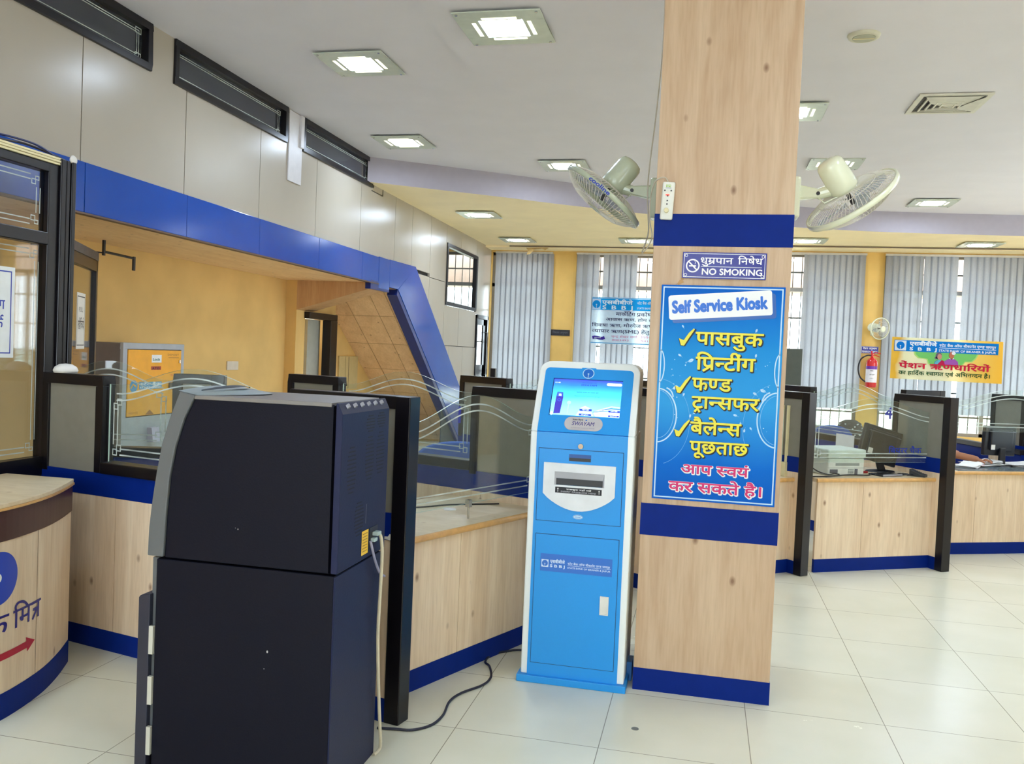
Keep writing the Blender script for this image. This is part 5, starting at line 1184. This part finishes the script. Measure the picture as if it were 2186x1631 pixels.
MB().lathe([(0, .008), (.02, .008), (.026, .0), (.02, -.008), (0, -.008)], 20, mw=Matrix.Translation((XP+.035, 4.02, 2.49)) @ Matrix.Rotation(PI/2, 4, 'Y')).build('end_cap', WHITE, bpy.data.objects['glass_partition'], smooth=True)
for k, pts in enumerate(([(XP, 3.0, 2.484), (XP, 3.4, 2.50), (XP+.01, 3.62, 2.515), (XP+.02, 3.78, 2.512), (XP+.02, 3.90, 2.484)], [(XP+.01, 3.2, 2.484), (XP+.02, 3.5, 2.484), (XP+.0, 3.72, 2.505), (XP+.01, 3.86, 2.495), (XP+.02, 3.95, 2.483)])):
    tag(MB().tube(spline(pts), .006, 6).build('loose_cable', mat('cable_black', (32, 30, 40), rough=.5) if k else mat('cable_blue', (28, 40, 90), rough=.5)), ('black' if k else 'dark blue')+' cable lying along the top of the aluminium partition', 'cable')
t = thing('door_sign', 'white sign with blue border and Hindi lettering on the left glass partition', 'sign', (XP+.006, 3.30, 1.437))
MB().box(0, .004, 0, .367, 0, .445).build('plate', mat('sign_white', (222, 226, 224), rough=.35), t)
f = Flat(lambda u, v, h: (.004+h, u, v)); f.frame(.018, .347, .020, .425, .006, INK_B, 1); f.text('बैंकिंग', .16, .307, .238, .280, INK_B, 1, bold=.015); f.text('संपर्क', .16, .300, .145, .190, INK_B, 1, bold=.015); f.build('lettering', t)
# open glass door behind the post
t = thing('glass_door', 'open dark framed glass door with a small PULL sign behind the partition post', 'door', (-3.50, 4.17, 0), math.radians(117.9))
W_, H_ = .885, 2.05
MB().box(0, .06, -.02, .02, .01, H_).box(W_-.045, W_, -.02, .02, .01, H_).box(0, W_, -.02, .02, H_-.07, H_).box(0, W_, -.02, .02, .01, .12).build('frame', FRAME, t, bevel=.004)
MB().box(.06, W_-.045, -.003, .003, .12, H_-.07).build('pane', DPANE, t)
MB().box(-.06, W_-.01, -.025, .025, H_+.001, H_+.055).build('head_rail', mat('worn_rail', (66, 58, 54), rough=.5, var=.3, scale=30), t)
f = Flat(lambda u, v, h: (u, -.0035-h, v)); f.rect(.36, .60, 1.48, 1.82, mat('door_sign_white', (224, 222, 212), rough=.4, var=0), 1); f.frame(.375, .585, 1.50, 1.80, .006, INK_K, 2); f.text('PULL', .43, .53, 1.705, 1.735, INK_K, 2); f.text('खींचिये', .40, .57, 1.60, 1.65, INK_K, 2); f.build('pull_sign', t)
t = thing('door_closer', 'thin black door closer arm reaching out above the open glass door', 'door closer', (0, 0, 0))
MB().tube([(-4.628, 5.2, 2.185), (-4.50, 5.45, 2.185), (-4.45, 5.72, 2.19)], .005, 8).build('rear_arm', BLACK, t); MB().tube([(-4.45, 5.72, 2.2), (-4.44, 5.95, 2.192), (-4.43, 6.05, 2.187)], .010, 8).build('front_arm', BLACK, t); MB().box(-4.436, -4.42, 6.035, 6.06, 2.09, 2.2).build('drop_bracket', BLACK, t, bevel=.003); MB().box(-4.455, -4.44, 5.71, 5.73, 2.17, 2.2851).build('hanger', BLACK, t)
tag(MB().lathe([(0, .0), (.055, 0), (.06, .012), (.052, .03), (.03, .044), (0, .048)], 24, mw=Matrix.Translation((-3.215, 3.87, 1.366))).build('plastic_cap', WHITE, smooth=True), 'white dome-shaped plastic cap lying on the partition top by the post', 'cap')

# ================================================================== yellow-fronted deposit cabinet and wall fittings in the recess
t = thing('deposit_cabinet', 'grey metal cabinet with an orange-yellow door panel in the back left recess', 'cabinet', (-4.20, 5.635, 0), PI/2)
GM = mat('cabinet_grey', (168, 172, 178), rough=.4); GD = mat('cabinet_side_grey', (108, 102, 104), rough=.45)
MB().box(.0, .77, .02, .425, 0, 1.52).build('body', GD, t, bevel=.004)
MB().box(0, .77, -.006, .02, 1.478, 1.524).box(0, .05, -.006, .02, 0, 1.478).box(.73, .77, -.006, .02, 0, 1.478).box(.05, .73, -.004, .02, 0, .96).build('front_frame', GM, t, bevel=.003)
MB().box(.054, .724, -.01, .02, .968, 1.472).build('orange_door', mat('cabinet_orange', (240, 168, 20), rough=.4), t, bevel=.002)
f = Flat(facing(0, 0, -.0105)); CY = mat('cabinet_cyan', (64, 150, 200), rough=.4, var=0)
f.disc(.125, 1.195, .046, CY, 1); f.line([(.09, 1.18), (.12, 1.21), (.155, 1.19)], .012, mat('cabinet_orange', (0, 0, 0)), 2); f.rect(.19, .47, 1.17, 1.225, CY, 1); f.text('स्टेट बैंक', .20, .46, 1.20, 1.217, INK_W, 2, bold=.02); f.text('STATE BANK', .20, .46, 1.176, 1.19, INK_W, 2, bold=.02)
f.build('bank_panel', t); f = Flat(facing(0, 0, -.0105))
f.rect(.335, .46, 1.375, 1.435, PAPER, 1); f.text('Lock', .35, .44, 1.39, 1.41, mat('cabinet_green_ink', (40, 110, 90), rough=.4, var=0), 2, bold=.03)
f.build('lock_sticker', t); f = Flat(facing(0, 0, -.0105))
f.rect(.33, .455, 1.318, 1.345, mat('label_red', (176, 60, 30), rough=.4, var=0), 1); f.text('A.T.D.', .345, .44, 1.322, 1.34, INK_K, 2, bold=.03)
f.build('red_label', t); f = Flat(facing(0, 0, -.0105))
f.text('DEPOSIT', .54, .69, 1.43, 1.445, mat('cabinet_brown_ink', (150, 96, 30), rough=.5, var=0), 1); f.rect(.55, .69, 1.412, 1.415, mat('cabinet_brown_ink', (0, 0, 0)), 1); f.text('नकद जमा', .58, .65, 1.265, 1.28, INK_R, 1); f.text('MOYOS', .075, .18, .985, 1.0, mat('cabinet_brown_ink', (0, 0, 0)), 1)
f.poly([(.27, .972), (.38, .972), (.325, 1.01)], mat('cabinet_brown_ink', (0, 0, 0)), 1); f.build('printing', t)
MB().box(.56, .66, -.03, -.0095, 1.16, 1.215).build('cash_slot', mat('slot_steel', (92, 84, 80), rough=.3, metal=.6), t, bevel=.006)
MB().box(.69, .70, -.02, -.0095, 1.37, 1.395).build('key_lock', CHROME, t)
MB().prism([(-.06, .0), (-.004, .0), (-.004, .11), (-.045, .11)], lambda u, v, h: (h, u, v+.76), .31, .40).build('slip_holder', mat('holder_lilac', (186, 180, 204), rough=.3), t)
tag(MB().box(XM+.0005, XM+.012, 7.79, 8.0, 1.28, 1.368).build('wall_box', mat('wall_box_white', (216, 206, 192), rough=.5), bevel=.003), 'small white switch plate on the yellow wall right of the cabinet', 'switch')
t = thing('meter_box', 'flat cream two-door meter box on the wall under the sloping stair', 'meter box', (XM+.0005, 10.47, 1.0))
MB().box(0, .02, 0, .62, 0, .44).build('case', mat('meter_cream', (206, 186, 134), rough=.6), t, bevel=.003); MB().box(.0205, .022, .30, .312, .01, .43).box(.0205, .022, .2, .204, .04, .43).build('door_gap', mat('meter_gap', (110, 92, 60), rough=.7), t)
tag(MB().box(XL+.0005, XL+.012, 6.95, 7.20, 2.985, 3.59).box(XL+.0005, XL+.03, 7.14, 7.2, 3.31, 3.59).build('access_panel', mat('access_white', (206, 204, 206), rough=.4), bevel=.002), 'narrow white access panel between two transom windows on the left wall', 'panel')
t = thing('corner_bracket', 'thin L-shaped trim at the last transom window corner', 'bracket', (0, 0, 0)); MB().box(XL+.0005, XL+.006, 8.89, 9.22, 3.262, 3.27).box(XL+.0005, XL+.006, 9.212, 9.22, 3.27, 3.335).build('trim', BLACK, t)

# ================================================================== back wall: blinds, banners, fittings
BLF = cloth_mat('blind_fabric', (164, 168, 176), trans=.58); RAIL = mat('blind_rail', (196, 190, 180), rough=.4)
def blind(label, x0, x1, y, z0, z1, gaps, pitch=.088, w=.112, seed=1):
    t = thing('vertical_blind', label, 'blind', (0, 0, 0), 0, 'grey vertical blinds')
    rnd = random.Random(seed); m = MB(); x = x0+pitch/2
    while x < x1:
        if not any(a <= x <= b for a, b in gaps):
            a = rnd.uniform(.02, .20); a = .85 if rnd.random() < .07 else a; c, s = math.cos(a)*w/2, math.sin(a)*w/2; d = rnd.uniform(0, .012)
            m.box(0, 0, 0, 0, 0, 0) if False else m.poly([(x-c, y-s, z0+d), (x, y+.006, z0+d), (x, y+.006, z1), (x-c, y-s, z1)]).poly([(x, y+.006, z0+d), (x+c, y+s, z0+d), (x+c, y+s, z1), (x, y+.006, z1)])
        x += pitch
    m.build('slats', BLF, t, fix=False)
    MB().box(x0-.02, x1+.02, y-.02, y+.03, z1, z1+.03).build('head_rail', RAIL, t)
    ch = MB()
    for q in range(int((x1-x0)/pitch)): a = x0+pitch*(q+.5); ch.tube([(a, y-.01, z0+.01), (a+pitch/2, y-.012, z0-.02), (a+pitch, y-.01, z0+.01)], .0025, 4)
    ch.build('bottom_chain', RAIL, t)
    return t
blind('leftmost grey vertical blind, beside the panelled left wall', -3.50, -2.56, YB-.06, .94, 3.25, [], seed=2)
blind('grey vertical blind left of the pillar behind the loan banner, with two bright gaps', -2.12, -.28, YB-.06, .94, 3.25, [(-1.80, -1.69), (-1.12, -.88)], seed=4)
blind('grey vertical blind right of the pillar, left of the yellow pier', .86, 2.27, YB2-.06, .94, 3.25, [(.98, 1.38)], seed=6)
blind('wide grey vertical blind behind the yellow pension banner', 2.57, 4.8, YB2-.06, .94, 3.25, [(3.56, 3.66)], seed=8)
# peeling paint above the leftmost blind
tag(MB().poly([(-2.93, YB-.43, 3.30), (-2.55, YB-.43, 3.305), (-2.6, YB-.46, 3.26), (-2.66, YB-.45, 3.29), (-2.78, YB-.47, 3.27), (-2.84, YB-.5, 3.19), (-2.90, YB-.5, 3.18), (-2.88, YB-.46, 3.26)]).build('peeling_paint', mat('paint_flake', (214, 184, 128), rough=.8), fix=False), 'flap of peeling cream paint hanging above the leftmost blind', 'paint flap')
# loan banner left
t = thing('loan_banner', 'pale translucent bank loan banner hung on the blind left of the pillar', 'banner', (-1.88, 14.19, 1.80))
BAN = cloth_mat('banner_vinyl', (214, 232, 244), trans=.55, scale=20)
m = MB(); N = 20
for k in range(N):
    u0, u1 = .035+1.37*k/N, .035+1.37*(k+1)/N; w0, w1 = .008*math.sin(u0*9), .008*math.sin(u1*9); m.poly([(u0, w0, -.01), (u1, w1, -.01), (u1, w1, .755), (u0, w0, .755)])
m.build('sheet', BAN, t, fix=False)
CYB = cloth_mat('banner_cyan', (36, 160, 224), trans=.5); CYL = cloth_mat('banner_line_blue', (70, 150, 200), trans=.5); INKB = cloth_mat('banner_navy_ink', (52, 52, 92), trans=.3); BPK = cloth_mat('banner_pink_ink', (206, 110, 150), trans=.4); BPU = cloth_mat('banner_purple', (66, 48, 140), trans=.3); BWH = cloth_mat('banner_white', (246, 252, 255), trans=.6)
f = Flat(facing(0, 0, -.0105), .0008)
f.rect(.04, 1.40, .545, .73, CYB, 1); f.rect(.04, 1.40, .737, .748, CYL, 1); f.rect(.04, 1.40, .0, .012, CYL, 1); f.rect(.045, .180, .55, .72, BWH, 2); keyhole(f, .112, .635, .064, CYB, BWH, 3)
f.build('header_bar', t)
f = Flat(facing(0, 0, -.0105), .0008); f.text('एसबीबीजे', .205, .70, .640, .695, BWH, 3, bold=.03); f.text('S  B  B  J', .215, .70, .558, .618, BWH, 3, bold=.03); f.text('स्टेट बैंक ऑफ बीकानेर एण्ड जयपुर', .775, 1.385, .648, .685, BWH, 3, bold=.02); f.text('STATE BANK OF BIKANER & JAIPUR', .775, 1.385, .570, .602, BWH, 3, bold=.02); f.build('header_lettering', t)
f = Flat(facing(0, 0, -.0105), .0008)
for tx, a, b, v0, v1 in (('मार्केटिंग प्रकोष्ठ', .436, 1.05, .455, .507), ('आवास ऋण, होम लोन', .276, 1.13, .372, .415), ('शिक्षा ऋण, मोरगेज ऋण', .05, 1.05, .273, .319), ('व्यापार ऋण(SME) हेतु सम्पर्क', .054, 1.30, .176, .224)): f.text(tx, a, b, v0, v1, INKB, 3, bold=.012)
f.build('loan_lettering', t)
f = Flat(facing(0, 0, -.0105), .0008); f.text('चन्द्र शेखर शर्मा', .375, .80, .098, .130, BPK, 3); f.text('8003493', .39, .66, .045, .074, BPK, 3); f.text('गिरीश', .86, 1.03, .098, .128, BPK, 3); f.text('9414', .86, 1.03, .042, .074, BPK, 3); f.build('contact_lettering', t)
f = Flat(facing(0, 0, -.0105), .0008); f.line([(.068, .085), (.10, .095), (.14, .092), (.19, .08), (.23, .078), (.268, .095)], .05, BPU, 3); f.text('सम्पर्क', .10, .21, .077, .095, BWH, 4, bold=.02); f.build('purple_ribbon', t)
# pension banner right
t = thing('pension_banner', 'yellow pension banner with a drawn elderly couple hung on the right blind', 'banner', (2.686, 13.69, 1.45), Euler((0, math.radians(.4), 0)))
MB().poly([(-.005, 0, -.01), (1.50, 0, -.012), (1.485, 0, .59), (-.008, 0, .602)]).build('sheet', print_mat('pension_print', [(0, (236, 186, 70)), (.06, (228, 176, 60)), (.12, (232, 226, 184)), (.45, (232, 226, 186)), (.75, (240, 200, 100)), (1, (244, 184, 60))], axis=0, trans=.4), t, fix=False)
def vinyl(n, c, tr=.35): return cloth_mat(n, c, trans=tr)
PB = vinyl('pension_blue', (30, 128, 214)); PWH = vinyl('pension_white', (240, 246, 250)); PG = vinyl('pension_green', (130, 208, 120)); PGL = vinyl('pension_lime', (186, 224, 130)); PR = vinyl('pension_red', (206, 44, 72), .25); PGR = vinyl('pension_dark_green', (40, 84, 50), .2)
f = Flat(facing(0, 0, -.001), .0008)
blob = [(.29, .43), (.31, .36), (.36, .315), (.43, .31), (.48, .30), (.50, .24), (.56, .20), (.9, .2), (.97, .24), (1.0, .285), (1.09, .29), (1.14, .34), (1.17, .40), (1.17, .44)]
f.poly([(x, y-.012) for x, y in blob], PGL, 1); f.poly([(.31+(x-.29)*.96, y) for x, y in blob], PG, 2); f.build('green_cloud', t)
f = Flat(facing(0, 0, -.001), .0008); f.rect(.026, 1.428, .397, .560, PB, 3); f.rect(.034, .190, .408, .552, PWH, 4); keyhole(f, .112, .482, .056, PB, PWH, 5)
f.rect(.639, 1.396, .4635, .4705, PWH, 4); f.text('एसबीबीजे', .238, .604, .488, .536, PWH, 4, bold=.035); f.text('S  B  B  J', .242, .604, .416, .460, PWH, 4, bold=.035); f.text('स्टेट बैंक ऑफ बीकानेर एण्ड जयपुर', .64, 1.393, .486, .518, PWH, 4, bold=.02); f.text('STATE BANK OF BIKANER & JAIPUR', .637, 1.395, .414, .444, PWH, 4, bold=.02)
f.build('header_bar', t)
f = Flat(facing(0, 0, -.001), .0008); SKN = vinyl('drawing_skin', (206, 122, 96)); SKN2 = vinyl('drawing_skin_light', (220, 156, 140)); PUR = vinyl('drawing_purple', (176, 100, 190)); GRH = vinyl('drawing_grey_hair', (122, 112, 130)); OUT = vinyl('drawing_outline', (70, 40, 90), .2); CYN = vinyl('drawing_cyan', (110, 186, 214)); SAR = vinyl('drawing_sari_red', (196, 44, 90))
f.poly([(.70, .21), (.71, .27), (.76, .305), (.80, .32), (.86, .31), (.90, .275), (.915, .21)], PUR, 4); f.disc(.812, .366, .036, SKN, 5, ry=.05); f.rect(.79, .835, .305, .34, SKN, 4); f.disc(.838, .398, .026, PWH, 6, ry=.026); f.poly([(.775, .318), (.79, .335), (.805, .305)], PWH, 6); f.poly([(.825, .305), (.835, .332), (.85, .315)], PWH, 6)
f.ring(.812, .366, .037, .003, OUT, 6, 60, 280, ry=.051)
f.disc(.640, .350, .043, GRH, 5, ry=.052); f.disc(.652, .338, .030, SKN2, 6, ry=.042); f.disc(.605, .318, .02, GRH, 5); f.poly([(.575, .21), (.59, .265), (.63, .295), (.67, .29), (.70, .25), (.715, .21)], CYN, 4); f.poly([(.615, .21), (.66, .265), (.685, .292), (.71, .28), (.735, .21)], SAR, 5); f.line([(.585, .21), (.595, .262), (.63, .293)], .003, OUT, 6)
f.build('couple_drawing', t)
f = Flat(facing(0, 0, -.001), .0008); f.text('पेंशन ऋणधारियों', .108, 1.330, .152, .224, PR, 8, bold=.03); f.build('red_lettering', t)
f = Flat(facing(0, 0, -.001), .0008); f.text('का हार्दिक स्वागत एवं अभिनन्दन है।', .108, 1.335, .058, .108, PGR, 8, bold=.02); f.build('green_lettering', t)
# signs, fan and extinguisher on the piers
t = thing('pier_sign', 'black name strip in Hindi on the yellow pier left of the kiosk top', 'sign', (-2.53, YB-.0005, 1.90)); MB().box(0, .32, -.012, 0, 0, .10).build('plate', mat('sign_black', (24, 22, 30), rough=.4), t)
f = Flat(facing(0, 0, -.012), .001); f.text('निकास अनुभाग', .03, .29, .035, .065, mat('sign_grey_ink', (90, 90, 100), rough=.5, var=0), 1); f.build('lettering', t)
t = thing('pension_dept_sign', 'small blue PENSION DEPTT sign on the yellow pier under the far fan', 'sign', (2.285, YB2-.0005, 1.795)); MB().box(0, .245, -.01, 0, 0, .105).build('plate', mat('dept_sign_blue', (40, 44, 150), rough=.4), t)
f = Flat(facing(0, 0, -.01), .001); f.text('पेंशन अनुभाग', .025, .22, .060, .084, INK_W, 1, bold=.02); f.text('PENSION DEPTT', .015, .23, .016, .040, INK_W, 1, bold=.03); f.frame(.004, .241, .004, .101, .003, INK_W, 1); f.build('lettering', t)
fan('small cream wall fan on the far yellow pier above the extinguisher', (2.49, 13.60, 2.16), (2.42, YB2-.022, 2.17), (.45, -.86, -.12), .155, FANC, (2.43, YB2-.10, 2.19), 'wall fans on the piers', wire=.0014, nw=40)
t = thing('fire_extinguisher', 'red fire extinguisher with white label on the yellow pier', 'fire extinguisher', (2.43, YB2-.105, 1.29))
ER = mat('extinguisher_red', (200, 22, 30), rough=.25, coat=.4, var=.02)
MB().lathe([(0, 0), (.07, 0), (.078, .01), (.078, .36), (.07, .40), (.04, .43), (.022, .44), (.022, .46), (0, .46)], 32).build('cylinder', ER, t, smooth=True)
MB().lathe([(.0785, .075), (.0785, .27)], 32).build('label', mat('extinguisher_label', (228, 224, 230), rough=.4), t, smooth=True, fix=False); MB().lathe([(.0786, .27), (.0786, .315)], 32).build('label_header', mat('extinguisher_purple', (110, 50, 160), rough=.4), t, smooth=True, fix=False)
f = Flat(lambda u, v, h: ((.0792+h)*math.sin(u/.0785), -(.0792+h)*math.cos(u/.0785), v)); f.text('FIRE', -.03, .012, .24, .254, INK_K, 1, bold=.02); f.text('STOP', -.035, .03, .185, .196, INK_K, 1, bold=.03); f.text('ABC', -.035, .02, .13, .142, mat('label_grey_ink', (110, 110, 120), rough=.5, var=0), 1); f.build('label_lettering', t)
MB().cyl((0, 0, .455), (0, 0, .50), .016, n=12).tube([(0, 0, .49), (.04, -.01, .52), (.11, -.02, .505)], .007, 6).tube([(0, 0, .475), (.04, -.01, .48), (.10, -.02, .455)], .006, 6).tube([(-.005, 0, .5), (-.01, 0, .54)], .012, 6).build('valve_handle', ER, t)
MB().tube(spline([(-.02, 0, .475), (-.08, -.01, .47), (-.16, -.02, .41), (-.19, -.02, .28), (-.16, -.03, .15), (-.085, -.03, .08)]), .011, 8).build('hose', BLACK, t)
MB().box(-.03, .03, .07, .1045, .3, .42).build('wall_hook', BLACK, t)
# dark post and posters standing before the windows
tag(MB().box(-3.02, -2.95, 12.2, 12.27, 0, 1.34).build('rear_post', FRAME), 'slim dark post in front of the leftmost blind, left of the kiosk', 'post')
tag(MB().box(1.05, 1.32, 12.6, 13.1, 0, 1.80).build('steel_cupboard', mat('cupboard_green_grey', (74, 80, 72), rough=.5), bevel=.004), 'tall grey-green cupboard standing right behind the pillar edge', 'cupboard')
